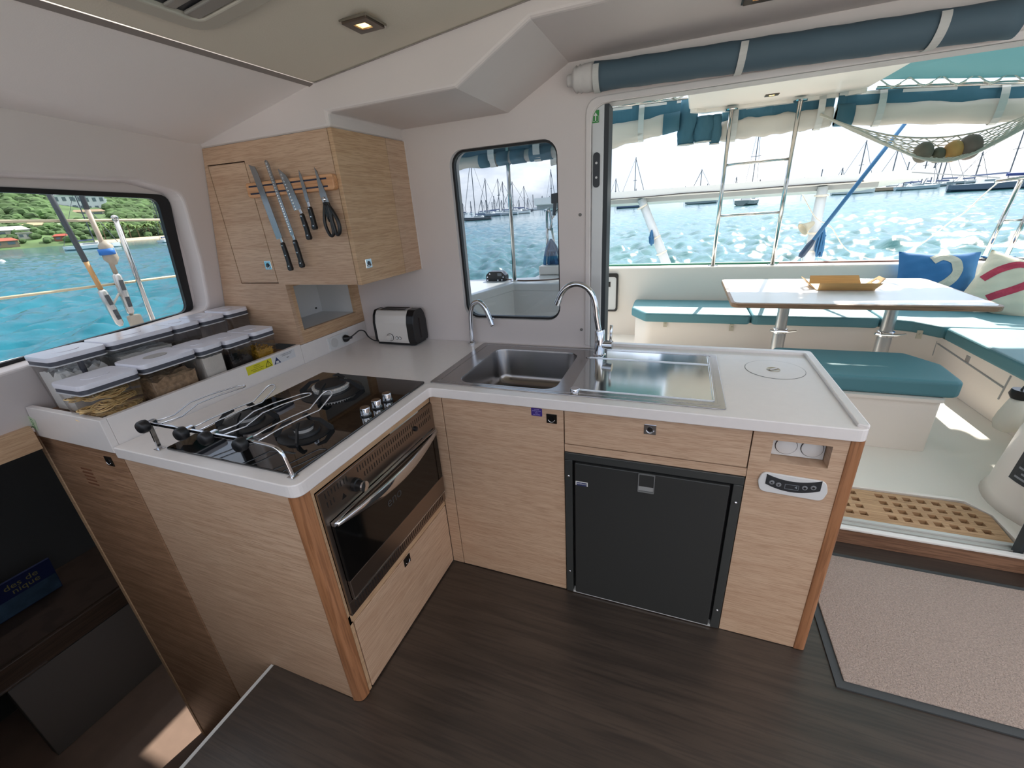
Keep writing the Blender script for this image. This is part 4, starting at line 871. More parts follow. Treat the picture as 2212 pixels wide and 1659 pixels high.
# bench
bb = thing('bench_base', 'white moulded U-shaped cockpit bench base with stowage locker', 'bench', (2.6, 3.4, 0))
part('moulding', MB().prism(rpoly([(.62, 3.34), (2.60, 3.34), (2.80, 3.27), (2.955, 3.06), (3.005, 1.2), (3.8, 1.2), (3.8, 3.955), (.45, 3.955), (.48, 3.55)], [.12, .1, .15, .1, 0, 0, 0, 0, .1], 5), 'z', .001, .352), COCK, bb, auto=40)
GRV = mat('moulded_groove', 'a3a3a3', .6)
for a_, b_ in (((2030, 737), (2020, 768)), ((2030, 742), (2165, 838)), ((2180, 812), (2153, 862))):
    p, q = at(*a_, 0, 2.968), at(*b_, 0, 2.968); fx = lambda v: Vector((2.957+.0269*(3.06-v.y)-.003, v.y, v.z))
    part('locker_groove', MB().tube([fx(p), fx(q)], .006, 6), GRV, bb)
p = at(2090, 775, 0, 2.965)
part('locker_catch', MB().obox((2.960+.0269*(3.06-p.y), p.y, p.z), (1, 0, 0), (0, 1, 0), (0, 0, 1), .006, .028, .024), CHROME, bb, bevel=.003)
p = at(2147, 833, 0, 2.97); rtg = part('red_tag', MB().obox((2.962+.0269*(3.06-p.y), p.y, p.z), (1, 0, 0), (0, 1, 0), (0, 0, 1), .003, .026, .022), mat('red_label', 'c23a4a', .5), bb)
part('tag_mark', MB().obox((2.957+.0269*(3.06-p.y), p.y, p.z), (1, 0, 0), (0, 1, 0), (0, 0, 1), .001, .004, .012), WHITEP, rtg)
for px, py, y in ((1437, 699, 3.335), (1580, 707, 3.335), (1985, 722, 3.10)):
    p = at(px, py, 1, y); part('turn_button', MB().box(p.x-.018, p.x+.018, y-.012, y, p.z-.035, p.z+.035).lathe([(0, 0), (.008, 0), (.006, -.006), (0, -.007)], (p.x, y-.012, p.z+.005), (0, 1, 0), 10), mat('turn_button_cream', 'c4bca8', .5), bb)
def cushion(label, poly, z0, z1, group=None):
    t = tag(part('seat_cushion', MB().prism(rpoly(poly, .05, 4), 'z', z0, z1), TEALC, bevel=.022, seg=4, smooth=True), label, 'cushion', group)
    t.data.polygons.foreach_set('use_smooth', [False]*len(t.data.polygons)); return t
CG = 'teal cushions on the cockpit bench'
cushion('teal bench cushion with tapered left end, furthest left along the aft bench', [(.60, 3.25), (1.592, 3.25), (1.592, 3.94), (.43, 3.94), (.44, 3.50)], .355, .452, CG)
cushion('teal bench cushion in the middle of the aft bench, behind the table', [(1.600, 3.25), (2.612, 3.25), (2.612, 3.94), (1.600, 3.94)], .355, .452, CG)
cushion('teal corner cushion under the two sailcloth pillows', [(2.62, 3.24), (2.80, 3.16), (2.93, 2.99), (3.78, 2.99), (3.78, 3.94), (2.62, 3.94)], .355, .452, CG)
cushion('sunlit teal bench cushion along the right side of the cockpit', [(2.935, 2.98), (2.975, 1.2), (3.78, 1.2), (3.78, 2.98)], .355, .455, CG)
om = thing('ottoman', 'white moulded cockpit stool box with a teal cushion, beyond the worktop', 'stool', (2.1, 1.9, 0))
part('box', MB().prism(rrect(1.62, 2.415, 1.655, 2.13, .03, 4), 'z', .001, .345), COCK, om, auto=40)
part('lid_edge', MB().prism(rrect(1.61, 2.425, 1.645, 2.14, .03, 4), 'z', .336, .356), COCK, om, auto=40)
oc_ = part('cushion', MB().prism(rpoly([(1.60, 1.675), (2.50, 1.675), (2.52, 2.0), (2.40, 2.22), (1.60, 2.22)], .06, 4), 'z', .356, .462), TEALC, om, bevel=.022, seg=4)
# table
tb = thing('cockpit_table', 'white topped cockpit table with wood edge and two metal legs', 'table', (2.1, 2.8, 0))
part('wood_edge', MB().prism(rrect(1.296, 2.872, 2.258, 3.368, .06, 6), 'z', .744, .778), EDGEW, tb, bevel=.005)
part('laminate_top', MB().prism(rrect(1.318, 2.85, 2.280, 3.346, .05, 6), 'z', .778, .7805), mat('table_white_laminate', 'e6e8ec', .25), tb)
for x in (1.768, 2.512):
    lg = part('leg', MB().lathe([(.050, .001), (.050, .38), (.046, .40), (.044, .44), (.042, .744), (0, .744)], (x, 2.85, 0), n=24), mat('leg_aluminium', 'b9babb', .28, .85), tb, auto=40)
    part('clamp_collar', MB().lathe([(.052, .40), (.058, .402), (.058, .44), (.048, .442)], (x, 2.85, 0), n=24), CHROME, lg, auto=40)
    part('clamp_lever', MB().tube([(x-.085, 2.80, .430), (x-.05, 2.80, .424), (x+.05, 2.795, .424), (x+.11, 2.79, .436)], [.010, .009, .009, .007], 8), CHROME, lg)
# bamboo tray
ty = thing('bamboo_tray', 'folded bamboo serving tray on the white cockpit table', 'tray', (2.16, 2.93, .781))
BAM = mat('bamboo_tan', 'c49a63', .5, var=.08, vscale=8, stretch=(1, 12, 12))
tx0, tx1, ty0, ty1 = 1.955, 2.345, 2.78, 3.06; tz = .782
part('floor_panel', MB().box(tx0, tx1, ty0, ty1, tz, tz+.006), BAM, ty)
for y, s_ in ((ty0, -1), (ty1, 1)):
    v = [(tx0+.01, y, tz), (tx1-.01, y, tz), (tx1-.02 if s_ > 0 else tx1+.02, y+s_*.055, tz+.060), (tx0+.02 if s_ > 0 else tx0+.0, y+s_*.055, tz+.060)]
    part('side_panel', MB().add(v+[(a, b+s_*.004, c_+.005) for a, b, c_ in v], [(0, 1, 2, 3), (4, 5, 6, 7), (0, 1, 5, 4), (1, 2, 6, 5), (2, 3, 7, 6), (3, 0, 4, 7)]), BAM, ty)
for x, s_ in ((tx0, -1), (tx1, 1)):
    v = lambda d, y: (x+s_*d, y, tz+d*1.0)
    fo = [(0, ty0+.04), (.075, ty0+.075), (.075, ty1-.075), (0, ty1-.04)]; fi = [(.028, ty0+.09), (.055, ty0+.10), (.055, ty1-.10), (.028, ty1-.09)]
    vv = [v(d, y) for d, y in fo]+[v(d, y) for d, y in fi]; vv += [(a-s_*.003, b, c_+.005) for a, b, c_ in vv]
    fs = []
    for i in range(4):
        j = (i+1) % 4; fs += [(i, j, 4+j, 4+i), (8+i, 8+j, 12+j, 12+i), (i, j, 8+j, 8+i), (4+i, 4+j, 12+j, 12+i)]
    part('handle', MB().add(vv, fs), BAM, ty)
# pillows
def pillow(label, c, ux, uz, w_, h, th, m, strokes, sm, sw):
    c, ux, uz = Vector(c), Vector(ux).normalized(), Vector(uz); uz = (uz-ux*uz.dot(ux)).normalized(); n = ux.cross(uz)
    def surf(u, v, side, lift=0.0):
        e = (1-abs(u)**2.6)*(1-abs(v)**2.6); b = th*max(e, 0)**.55
        wr = .006*math.sin(9*u+5*v)*e+.004*math.sin(17*v-7*u)*e
        k = 1-.06*(1-abs(v)**2)*abs(u)**3; k2 = 1-.08*(1-abs(u)**2)*abs(v)**3
        return c+ux*(u*w_/2*k)+uz*(v*h/2*k2)+n*side*(b+wr+lift)
    N_ = 22; mb = MB()
    for side in (1, -1):
        vs = [surf(-1+2*i/N_, -1+2*j/N_, side) for j in range(N_+1) for i in range(N_+1)]
        mb.add(vs, [(j*(N_+1)+i, j*(N_+1)+i+1, (j+1)*(N_+1)+i+1, (j+1)*(N_+1)+i) for j in range(N_) for i in range(N_)])
    t = thing('pillow', label, 'pillow', c); part('cover', mb, m, t, smooth=True)
    for st in strokes:
        p2 = [Vector((a, b, 0)) for a, b in st]; p2 = smoothpath(p2, 6); mb = MB(); k = len(p2); vs = []
        for side in (1,):
            for i, p in enumerate(p2):
                d = p2[min(i+1, k-1)]-p2[max(i-1, 0)]; d = Vector((d.x*w_, d.y*h, 0)).normalized(); o = Vector((-d.y/w_*2, d.x/h*2, 0))*sw/2
                for q in (-1, -.33, .33, 1): vs.append(surf(p.x+o.x*q, p.y+o.y*q, 1, .003))
        mb.add(vs, [(4*i+j, 4*i+j+1, 4*i+j+5, 4*i+j+4) for i in range(k-1) for j in range(3)])
        part('number_patch', mb, sm, t)
    return t
pillow('blue sailcloth pillow with a pale curved numeral, on the bench behind the table', (3.13, 3.80, .70), (1, .0, -.03), (0, .38, 1), .60, .50, .075, mat('sail_blue', '2f6fa8', .7, bump=.3, bscale=14),
       [[(-.22, .62), (.05, .80), (.34, .60), (.40, .20), (.22, -.15), (-.02, -.40), (-.25, -.75)], [(-.25, -.75), (.0, -.8), (.4, -.78)]], mat('sail_patch_cream', 'c9c6b8', .8), .075)
pillow('cream sailcloth pillow with a red looped numeral, right end of the bench', (3.56, 3.58, .66), (.92, -.38, -.30), (.25, .42, 1), .52, .52, .09, mat('sail_cream', 'd9d2bd', .75, bump=.35, bscale=16),
       [[(-.80, -.05), (-.55, .35), (-.2, .66), (.18, .66), (.36, .42), (.20, .05), (-.15, -.35), (-.38, -.62)]], mat('sail_patch_red', 'b83a52', .75), .060)
# right hand pod, lantern
pd = thing('helm_pod', 'white rounded moulded pod with a black notice, at the right edge outside the door', 'pod', (2.84, 1.17, 0))
prof = [(.36, .001), (.34, .05), (.325, .20), (.31, .36), (.30, .40), (.275, .425), (.2, .432), (0, .434)]
part('moulding', MB().lathe(prof, (2.84, 1.17, 0), n=40), COCK, pd, smooth=True)
an = [PI*1.17-PI*.23*k/10 for k in range(11)]; rr_ = lambda z: .3255+(.20-z)*.09+.003
mb = MB(); an = [PI+.02+.75*k/10 for k in range(11)]
vs = [(2.84+rr_(z)*math.cos(a), 1.17+rr_(z)*math.sin(a), z) for z in (.17, .34) for a in an]; mb.add(vs, [(i, i+1, 12+i, 11+i) for i in range(10)])
nb = part('notice', mb, mat('notice_black', '22262c', .4), pd)
for k in range(6):
    mb = MB(); z = .19+.024*k; vs = [(2.84+(rr_(zz)+.0012)*math.cos(a), 1.17+(rr_(zz)+.0012)*math.sin(a), zz) for zz in (z, z+.010) for a in an[1+(k % 2):10-(k % 3)]]; n = len(vs)//2
    mb.add(vs, [(i, i+1, n+1+i, n+i) for i in range(n-1)]); part('print_line', mb, mat('notice_print', '8d9096', .6), nb)
part('cap_screw', MB().lathe([(0, 0), (.014, 0), (.010, .012), (0, .013)], (2.84-.322, 1.05, .30), (-1, -.35, .1), 12), CHROME, pd, smooth=True)
lp = at(2187, 888, 1, 1.62)
ln = thing('hanging_lantern', 'frosted pear-shaped lantern with black cap hanging beside the cockpit bench', 'lantern', lp)
part('globe', MB().lathe([(.028, .08), (.036, .05), (.052, -.02), (.058, -.07), (.046, -.112), (.022, -.124), (0, -.126)], lp, (0.03, 0, 1), 24), cloth_translucent('frosted_globe', 'eeeade', .25), ln, smooth=True)
part('cap', MB().lathe([(0, .13), (.04, .13), (.046, .10), (.034, .078), (0, .078)], lp, (.03, 0, 1), 20), BLACKP, ln, auto=40)
part('hook', MB().tube([lp+Vector((0, 0, .13)), lp+Vector((.02, .01, .17)), lp+Vector((.12, .02, .15))], .006, 6), BLACKP, ln)
# life-ring bracket on the coaming
lb = thing('black_framed_holder', 'narrow white holder with black frame on the cockpit wall beside the door edge', 'holder', (.17, 3.93, .5))
part('frame', MB().ring(rrect(-.02, .225, .30, .76, .03, 4), rrect(-.0, .205, .32, .72, .03, 4), 'y', 3.925, 3.955), BLACKP, lb)
part('panel', MB().box(-.0, .205, 3.935, 3.955, .32, .72), WHITEP, lb)
part('dark_mark', MB().box(.10, .135, 3.93, 3.936, .60, .66), BLACKP, lb)

# ------------------------------------------------------------------ hardtop, ladder, bimini
hd_ = thing('hardtop', 'white hardtop over the cockpit with a small lamp in its underside', 'roof', (1.6, 2.4, 2.35))
part('panel', MB().prism(rpoly([(.80, .70), (2.42, .70), (2.36, 4.10), (2.20, 4.22), (1.0, 4.10), (.86, 3.98)], [0, 0, .12, .12, .15, .12], 5), 'z', 2.352, 2.46), COCK, hd_, bevel=.015)
part('edge_lip', MB().prism(rpoly([(.86, 3.94), (.93, 3.92), (1.02, 4.03), (2.19, 4.15), (2.31, 4.08), (2.37, 4.08), (2.21, 4.21), (1.0, 4.10)], .03, 3), 'z', 2.320, 2.355), COCK, hd_, bevel=.008)
lx, ly = 1.553, 3.75
hl = part('lamp_bezel', MB().ring(rrect(lx-.055, lx+.055, ly-.04, ly+.04, .004, 2), rrect(lx-.022, lx+.022, ly-.022, ly+.022, .003, 2), 'z', 2.344, 2.352), MATS['light_bezel_bronze'], hd_)
part('lamp', MB().box(lx-.02, lx+.02, ly-.02, ly+.02, 2.347, 2.351), mat('warm_lamp_bright', 'ffe9a0', .5, emit='ffe27a', estr=3.0), hd_)
SSR = mat('polished_stainless', 'c6c4c0', .12, 1.0)
la = thing('boarding_ladder', 'polished steel ladder from the aft coaming up to the hardtop', 'ladder', (1.53, 4.02, .82))
for x in (1.248, 1.828):
    part('rail', MB().cyl((x, 4.03, .822), (x+.006, 4.03, 2.318), .020, 14), SSR, la, smooth=True)
    part('foot_plate', MB().lathe([(0, 0), (.05, 0), (.048, .008), (0, .009)], (x, 4.03, .8205), n=20), SSR, la, smooth=False)
    part('foot_plate', MB().lathe([(0, 0), (.06, 0), (.058, -.01), (0, -.011)], (x+.006, 4.03, 2.3195), n=20), SSR, la)
for z in (1.826, 1.338): part('rung', MB().cyl((1.252, 4.03, z), (1.828, 4.03, z+.006), .0135, 12), SSR, la, smooth=True)
# bimini canvases
def canvas(name, label, pts, m):
    mb = MB(); n = len(pts); c = sum((Vector(p) for p in pts), Vector())/n; mb.add([tuple(p) for p in pts]+[(p[0], p[1], p[2]+.006) for p in pts], [tuple(range(n)), tuple(range(n, 2*n))]+[(i, (i+1) % n, n+(i+1) % n, n+i) for i in range(n)])
    return tag(part(name, mb, m), label, 'awning')
canvas('bimini_canvas', 'teal bimini canvas stretched to the right of the hardtop', [(2.36, .72, 2.50), (4.9, .72, 2.36), (4.9, 3.9, 2.13), (3.4, 4.04, 2.275), (2.34, 4.10, 2.42)], TEALB)
canvas('bimini_canvas', 'teal bimini canvas stretched to the left of the hardtop', [(.83, .72, 2.58), (.83, 3.95, 2.505), (.1, 3.98, 2.52), (-.15, 3.96, 2.52), (-.32, 3.0, 2.55), (-1.8, 2.85, 2.5), (-1.9, .72, 2.55)], TEALB)
def lacing(label, pts, n, drop):
    t = thing('canvas_lacing', label, 'lacing', pts[0]); a, b = Vector(pts[0]), Vector(pts[1])
    part('rail', MB().cyl(a-Vector((0, 0, drop)), b-Vector((0, 0, drop)), .016, 10), SSR, t, smooth=True)
    zz = []
    for k in range(2*n+1):
        q = a.lerp(b, k/(2*n)); zz.append(q-Vector((0, .012, drop*1.15 if k % 2 else -.012)))
    part('cord', MB().tube(zz, .0065, 6), ROPEW, t)
    for k in range(1, 2*n, 2):
        q = a.lerp(b, k/(2*n))-Vector((0, .02, drop)); part('knot', MB().tube([q+Vector((-.05, 0, .02)), q+Vector((0, -.01, -.004)), q+Vector((.055, 0, .016))], .008, 6), ROPEW, t)
lacing('white zigzag cord lacing the right canvas to its rail', [(2.42, 4.08, 2.40), (4.4, 3.98, 2.19)], 9, .055)
lacing('white zigzag cord lacing the left canvas to its rail', [(-.3, 3.97, 2.52), (.84, 3.97, 2.495)], 6, .035)
# rolled side curtains
def curtain(label, x0, x1, y, ztop, zbot, straps, n=28, blue=.35, seed=1, y1=None, roll=.055, patches=()):
    """ztop/zbot: functions of x"""
    rnd = random.Random(seed); y1 = y if y1 is None else y1; Y = lambda x: y+(y1-y)*(x-x0)/(x1-x0)
    t = thing('rolled_side_curtain', label, 'curtain', ((x0+x1)/2, (y+y1)/2, ztop((x0+x1)/2)))
    split = lambda x: ztop(x)-(ztop(x)-zbot(x))*blue
    mb = MB(); xs = [x0+(x1-x0)*k/n for k in range(n+1)]
    vs = [(x, Y(x)+o+.012*math.sin(k*.9), z) for o in (-.006, .006) for z_ in (0, 1) for k, x in enumerate(xs) for z in ((ztop(x), split(x)-.03)[z_],)]
    m_ = n+1; mb.add(vs, [(i, i+1, m_+i+1, m_+i) for i in range(n)]+[(2*m_+i, 2*m_+i+1, 3*m_+i+1, 3*m_+i) for i in range(n)])
    part('canvas_band', mb, BLUECAN, t)
    mb = MB(); vs = [(x, Y(x)-.013, z) for k_ in (0, 1) for x in xs for z in (ztop(x)-.028*k_,)]; mb.add(vs, [(i, i+1, m_+i+1, m_+i) for i in range(n)])
    part('top_tape', mb, WEB, t)
    rings = []
    for k, x in enumerate(xs):
        zc = (split(x)+zbot(x))/2; hh = (split(x)-zbot(x))/2+.006*math.sin(k*1.3+seed); 
        rings.append([(x, Y(x)+roll*math.cos(a)*(1+.12*math.sin(3*a+k*.5)), zc+hh*math.sin(a)*(1+.06*math.sin(5*a+k*.7))) for a in [2*PI*j/14 for j in range(14)]])
    part('vinyl_roll', MB().loft(rings), VINYL, t, smooth=True)
    for a_, b_ in patches:
        part('blue_panel', MB().loft([[(x, Y(x)+(roll+.008)*math.cos(a), (split(x)+zbot(x))/2+((split(x)-zbot(x))/2+.010)*math.sin(a)) for a in [2*PI*j/14 for j in range(14)]] for x in (a_, (a_+b_)/2, b_)]), BLUECAN, t, smooth=True)
    for x in straps:
        part('strap', MB().loft([[(x+d, Y(x)+(roll+.014)*math.cos(a), (ztop(x)+zbot(x))/2+((ztop(x)-zbot(x))/2+.014)*math.sin(a)) for a in [2*PI*j/16 for j in range(16)]] for d in (-.028, .028)], cap=False), WEB, t)
    return t
LZ = lambda a, za, b, zb: (lambda x: za+(zb-za)*(x-a)/(b-a))
curtain('rolled clear curtain with blue band, hanging right of the hardtop above the hammock', 2.16, 4.3, 4.14, LZ(2.3, 2.345, 3.4, 2.255), LZ(2.3, 2.075, 3.5, 1.955), (2.49, 3.33), blue=.38, seed=2, patches=((2.16, 2.30),))
curtain('rolled clear curtain with blue band, hanging behind the ladder', 1.18, 2.14, 4.16, LZ(1.2, 2.345, 2.2, 2.345), LZ(1.2, 2.055, 2.2, 2.085), (1.30, 2.03), blue=.36, seed=5)
curtain('rolled clear curtain hanging at the left of the doorway view', -.6, .78, 4.04, LZ(.11, 2.475, .8, 2.46), LZ(.118, 2.095, .79, 2.20), (.40,), blue=.40, seed=8, patches=((.62, .78),))
bn = thing('bunched_canvas', 'bunch of gathered blue canvas hanging left of the ladder under the hardtop', 'canvas', (.95, 4.06, 2.2))
for k, (px, w0, z0, z1) in enumerate(((1485, .075, 2.47, 2.06), (1522, .080, 2.30, 2.07), (1548, .045, 2.30, 2.04))):
    p = at(px, 260, 1, 4.08); rings = []
    for j in range(9):
        z = z0+(z1-z0)*j/8; r = w0*(.45+.75*math.sin(PI*(.18+.62*j/8)))
        rings.append([(p.x+r*math.cos(a)*(1+.18*math.sin(4*a+j+k)), 4.09+.6*r*math.sin(a)*(1+.2*math.sin(5*a+j)), z) for a in [2*PI*i/18 for i in range(18)]])
    gt = part('gather', MB().loft(rings), BLUECAN, bn, smooth=True)
    part('piping', MB().tube([Vector(q)*1.0+Vector((0, -.004, -.004)) for q in rings[-1]], .006, 6, closed=True), WEB, gt)
bq = bn
# ------------------------------------------------------------------ gear aft of the cockpit
so_ = thing('solar_panel', 'long grey-white solar panel on its support beyond the ladder', 'solar panel', (1.2, 5.8, 1.6))
mb = MB(); fr_ = [(-1.3, 5.5), (3.56, 5.5), (3.2, 6.6), (-1.3, 6.6)]
zt = lambda y: 1.678-.10*(y-5.5)
mb.add([(x, y, zt(y)) for x, y in fr_]+[(x, y, zt(y)-.095) for x, y in fr_], [(0, 1, 2, 3), (7, 6, 5, 4)]+[(i, (i+1) % 4, 4+(i+1) % 4, 4+i) for i in range(4)])
part('panel', mb, mat('solar_frame_grey', 'd2d5d4', .4), so_)
part('rear_beam', MB().box(-1.3, 3.1, 5.62, 5.72, 1.515, 1.572), mat('beam_grey', '9da3a5', .45), so_, bevel=.006)
part('cable', MB().tube(smoothpath([(-1, 5.49, 1.592), (.3, 5.49, 1.587), (.9, 5.49, 1.598), (1.5, 5.49, 1.59), (2.2, 5.49, 1.596), (2.9, 5.49, 1.592)], 6), .007, 6), BLACKP, so_)
def davit(label, a, b, r=.062):
    t = thing('davit', label, 'davit', b); a, b = Vector(a), Vector(b); e_ = a+(b-a)*((a.z-.10)/(a.z-b.z))
    part('post', MB().tube([a+Vector((0, 0, .06)), b, e_], [r*.85, r, r*1.05], 16), mat('davit_white', 'c9d0d4', .35), t, smooth=True)
    for f in (.05, .55, .8): q = a.lerp(b, f); part('lashing', MB().lathe([(r, -.012), (r+.012, -.008), (r+.012, .008), (r, .012)], q, b-a, 16), ROPEW, t)
    return t
davit('white davit post leaning right, left of the ladder over the water', at(1385, 440, 1, 5.6), at(1440, 572, 1, 5.6), .068)
davit('white davit post right of the ladder with blue line beside it', at(1776, 414, 1, 5.6), at(1745, 572, 1, 5.6), .068)
struct('floor_6', MB().box(-.4, 4.6, 4.24, 6.0, -.4, .12), COCK)
def hank(label, c, h, w_, m, n=9, seed=1):
    rnd = random.Random(seed); mb = MB(); c = Vector(c)
    for k in range(n):
        x = (k/(n-1)-.5)*w_; l = h*(.8+.25*rnd.random()); y = rnd.uniform(-.03, .03)
        mb.tube(smoothpath([c+Vector((0, 0, 0)), c+Vector((x*.7, y, -l*.3)), c+Vector((x, y, -l*.8)), c+Vector((x*.8+.01, y+.01, -l)), c+Vector((x*.6+.015, y, -l*.7)), c+Vector((0, 0, -.02))], 4), .011, 5)
    mb.tube([c+Vector((-.03, 0, -.10)), c+Vector((.03, -.02, -.10)), c+Vector((.03, .03, -.12)), c+Vector((-.03, .02, -.12))], .014, 6, closed=True)
    return tag(part('rope_hank', mb, m, smooth=True), label, 'rope')
hank('hank of blue rope hanging on the right davit post', at(1780, 492, 1, 5.5), .36, .09, ROPEB)
hank('short blue rope tied to the left davit post', at(1408, 497, 1, 5.5), .22, .045, ROPEB, 5, 3)
hn = at(1747, 488, 1, 5.5)
tag(part('fog_horn', MB().lathe([(.02, .0), (.03, .02), (.055, .10), (.085, .15), (.075, .15), (.03, .05), (0, .05)], hn+Vector((.05, 0, .04)), (-.8, -.3, -.5), 20), mat('horn_cream', 'aeab98', .5), smooth=True), 'cream horn-shaped loudspeaker on the right davit post', 'horn')
bt_ = thing('blue_backstay_tackle', 'taut blue line and block tackle crossing in front of the solar panel', 'tackle', (2.18, 4.6, .8))
a, b = at(1975, 240, 1, 4.6), at(1728, 556, 1, 4.6)
part('line', MB().tube([a, b.lerp(a, .12)], .020, 10), ROPEB, bt_, smooth=True)
part('block', MB().tube([b.lerp(a, .14), b.lerp(a, .10), b.lerp(a, .02), b], [.02, .034, .034, .02], 8), mat('block_dark_blue', '223a55', .5), bt_)
part('shackle', MB().tube([b+Vector((.02, 0, 0)), b+Vector((-.03, 0, -.03)), b+Vector((-.02, 0, -.09)), b+Vector((.03, 0, -.08))], .008, 6, closed=True), SSR, bt_)
st = [at(*q, 1, 4.8) for q in ((1733, 420), (1762, 470), (1795, 490), (1820, 530), (1845, 548), (1890, 560), (1940, 550), (1990, 527), (2055, 478), (2085, 458), (2120, 425), (2158, 392))]
tag(part('sagging_strap', MB().tube(smoothpath(st, 5), .011, 6, flat=.5), ROPEW, smooth=True), 'white webbing strap sagging in a loop between davit and right-hand rail', 'strap')
rl = thing('stern_rail', 'polished steel stern rail with a cross tube at the right edge over the water', 'rail', at(2125, 555, 1, 4.3))
g = [at(*q, 1, 4.3) for q in ((2118, 572), (2206, 388), (2230, 375), (2164, 572), (2212, 475), (2260, 380), (2162, 477), (2207, 475))]
part('post', MB().cyl(g[0], g[1], .019, 10), SSR, rl, smooth=True); part('post', MB().cyl(g[3], g[5], .019, 10), SSR, rl, smooth=True)
part('top_tube', MB().cyl(at(2150, 392, 1, 4.3), at(2300, 372, 1, 4.3), .017, 10), SSR, rl, smooth=True); part('cross_tube', MB().cyl(g[6], g[7], .010, 8), SSR, rl, smooth=True)
part('blue_cover', MB().tube([at(2175, 377, 1, 4.3), at(2300, 372, 1, 4.3)], .013, 8), mat('navy_cover', '2a3f86', .6), rl)
tag(part('guy_line', MB().cyl(at(1970, 372, 1, 4.9), at(2160, 384, 1, 4.9), .006, 6), mat('grey_line', '8b9298', .5)), 'thin grey line running right from the end of the solar panel', 'line')
for i, (px, py, sx) in enumerate(((2158, 565, .16), (2150, 557, .10))):
    p = at(px, py, 1, 4.15)
    tag(part('deck_pad', MB().obox((p.x, 4.12, .829+.02*i), (1, 0, 0), (0, 1, 0), (0, 0, 1), sx, .05, .008), (mat('pad_dark', '2c3138', .6), ROPEB)[i], bevel=.004), ('flat dark pad lying on the coaming by the cream pillow', 'folded blue line lying on the coaming by the cream pillow')[i], ('pad', 'rope')[i])
# hammock net with fruit
ham = MB(); YH = 3.92
up = [at(*q, 1, YH+.16) for q in ((1772, 246), (1830, 270), (1925, 293), (2015, 298), (2100, 288), (2170, 268), (2240, 240))]
lo_ = [at(*q, 1, YH-.16) for q in ((1772, 250), (1850, 280), (1930, 318), (1985, 342), (2040, 349), (2110, 330), (2240, 262))]
up, lo_ = smoothpath(up, 5), smoothpath(lo_, 5); n = len(up); K = 10
net = lambda i, k: up[i].lerp(lo_[i], k/K)+Vector((0, 0, -.05*math.sin(PI*k/K)*math.sin(PI*i/(n-1))))
for k in range(K+1): ham.tube([net(i, k) for i in range(n)], .0075 if k in (0, K) else .0042, 5)
for s_ in (1, -1):
    for st_ in range(2, n+K, 2):
        pts = []
        for k in range(K+1):
            i = st_-k if s_ > 0 else st_-K+k
            if 3 <= i < n: pts.append(net(i, k))
        if len(pts) > 2: ham.tube(pts, .0042, 4)
tag(part('hammock_net', ham, mat('net_cream', 'b9b3a6', .8)), 'white string net hammock slung across the stern, holding fruit', 'net')
for px, py, rp_, c_, l_ in ((1994, 329, 20, '6d6557', 'brown coconut at the left in the hanging net'), (2025, 335, 15, '5f5a49', 'small green-brown coconut second from left in the hanging net'), (2058, 327, 20, 'b88a4e', 'orange squash in the hanging net'), (2094, 318, 23, '6d5f55', 'large dark coconut at the right in the hanging net')):
    p = at(px, py, 1, YH); r = rp_*(p-Vector(CAM)).length/910*.72
    tag(part('squash' if 'squash' in l_ else 'coconut', MB().sphere(p, r*.78, r*.9, r*.95, 20, 14), mat('fruit_'+c_, c_, .7, var=.15, vscale=8), smooth=True), l_, 'fruit', 'fruit in the net')

# ------------------------------------------------------------------ seen through the aft window
bp_ = at(1112, 606, 2, .952)
wp = thing('awning_post', 'slim polished steel post on the coaming outside the aft window', 'post', bp_)
tpz = at(1094, 300, 1, bp_.y); part('tube', MB().cyl(bp_, (tpz.x, bp_.y, tpz.z+.35), .0165, 14), SSR, wp, smooth=True)
part('base', MB().lathe([(0, 0), (.036, 0), (.034, .008), (.02, .012), (0, .012)], (bp_.x, bp_.y, .9505), n=20), SSR, wp)
ck = at(1074, 606, 2, .951)
cl = thing('rope_clutch', 'black rope clutch with bright studs on the coaming outside the aft window', 'rope clutch', ck)
part('housing', MB().prism(rpoly([(ck.x-.095, .9505), (ck.x+.095, .9505), (ck.x+.095, 1.0), (ck.x+.06, 1.035), (ck.x-.06, 1.035), (ck.x-.095, 1.005)], [.002, .002, .02, .03, .03, .03]), 'y', ck.y-.03, ck.y+.05), BLACKP, cl, bevel=.004)
for dx, z in ((-.08, .985), (-.055, 1.015), (.075, .985), (-.08, .957), (.02, .957), (.06, .96)): part('stud', MB().lathe([(0, 0), (.007, 0), (0, -.004)], (ck.x+dx, ck.y-.03, z), (0, 1, 0), 10), CHROME, cl)
part('side_lever', MB().box(ck.x+.02, ck.x+.06, ck.y-.033, ck.y-.029, .995, 1.02), mat('lever_grey', '6d7074', .4), cl)
tag(part('control_line', MB().tube(smoothpath([(ck.x+.095, ck.y, .962), (bp_.x+.03, ck.y-.02, .955), (bp_.x+.15, ck.y-.03, .955), (-.10, ck.y+.02, .958), (.02, ck.y+.1, .975)], 5), .006, 6), mat('brown_line', '6e5a52', .8), smooth=True), 'thin brown line led from the rope clutch across the coaming', 'rope')
sb = at(1192, 597, 1, 2.75)
tag(part('deck_box', MB().box(BXX-.02, .09, 2.6, 2.95, .951, 1.035), COCK, bevel=.012), 'low white moulded box at the right of the aft window view', 'deck box')
rr2 = thing('motor_bracket_rail', 'steel rail bracket with black head, at the right of the aft window view', 'rail', at(1183, 582, 1, 3.0))
def rp2(q, y=2.75): return at(*q, 1, y)
part('post', MB().cyl(Vector((rp2((1184, 590)).x, 2.75, 1.036)), rp2((1181, 455)), .014, 10), SSR, rr2, smooth=True)
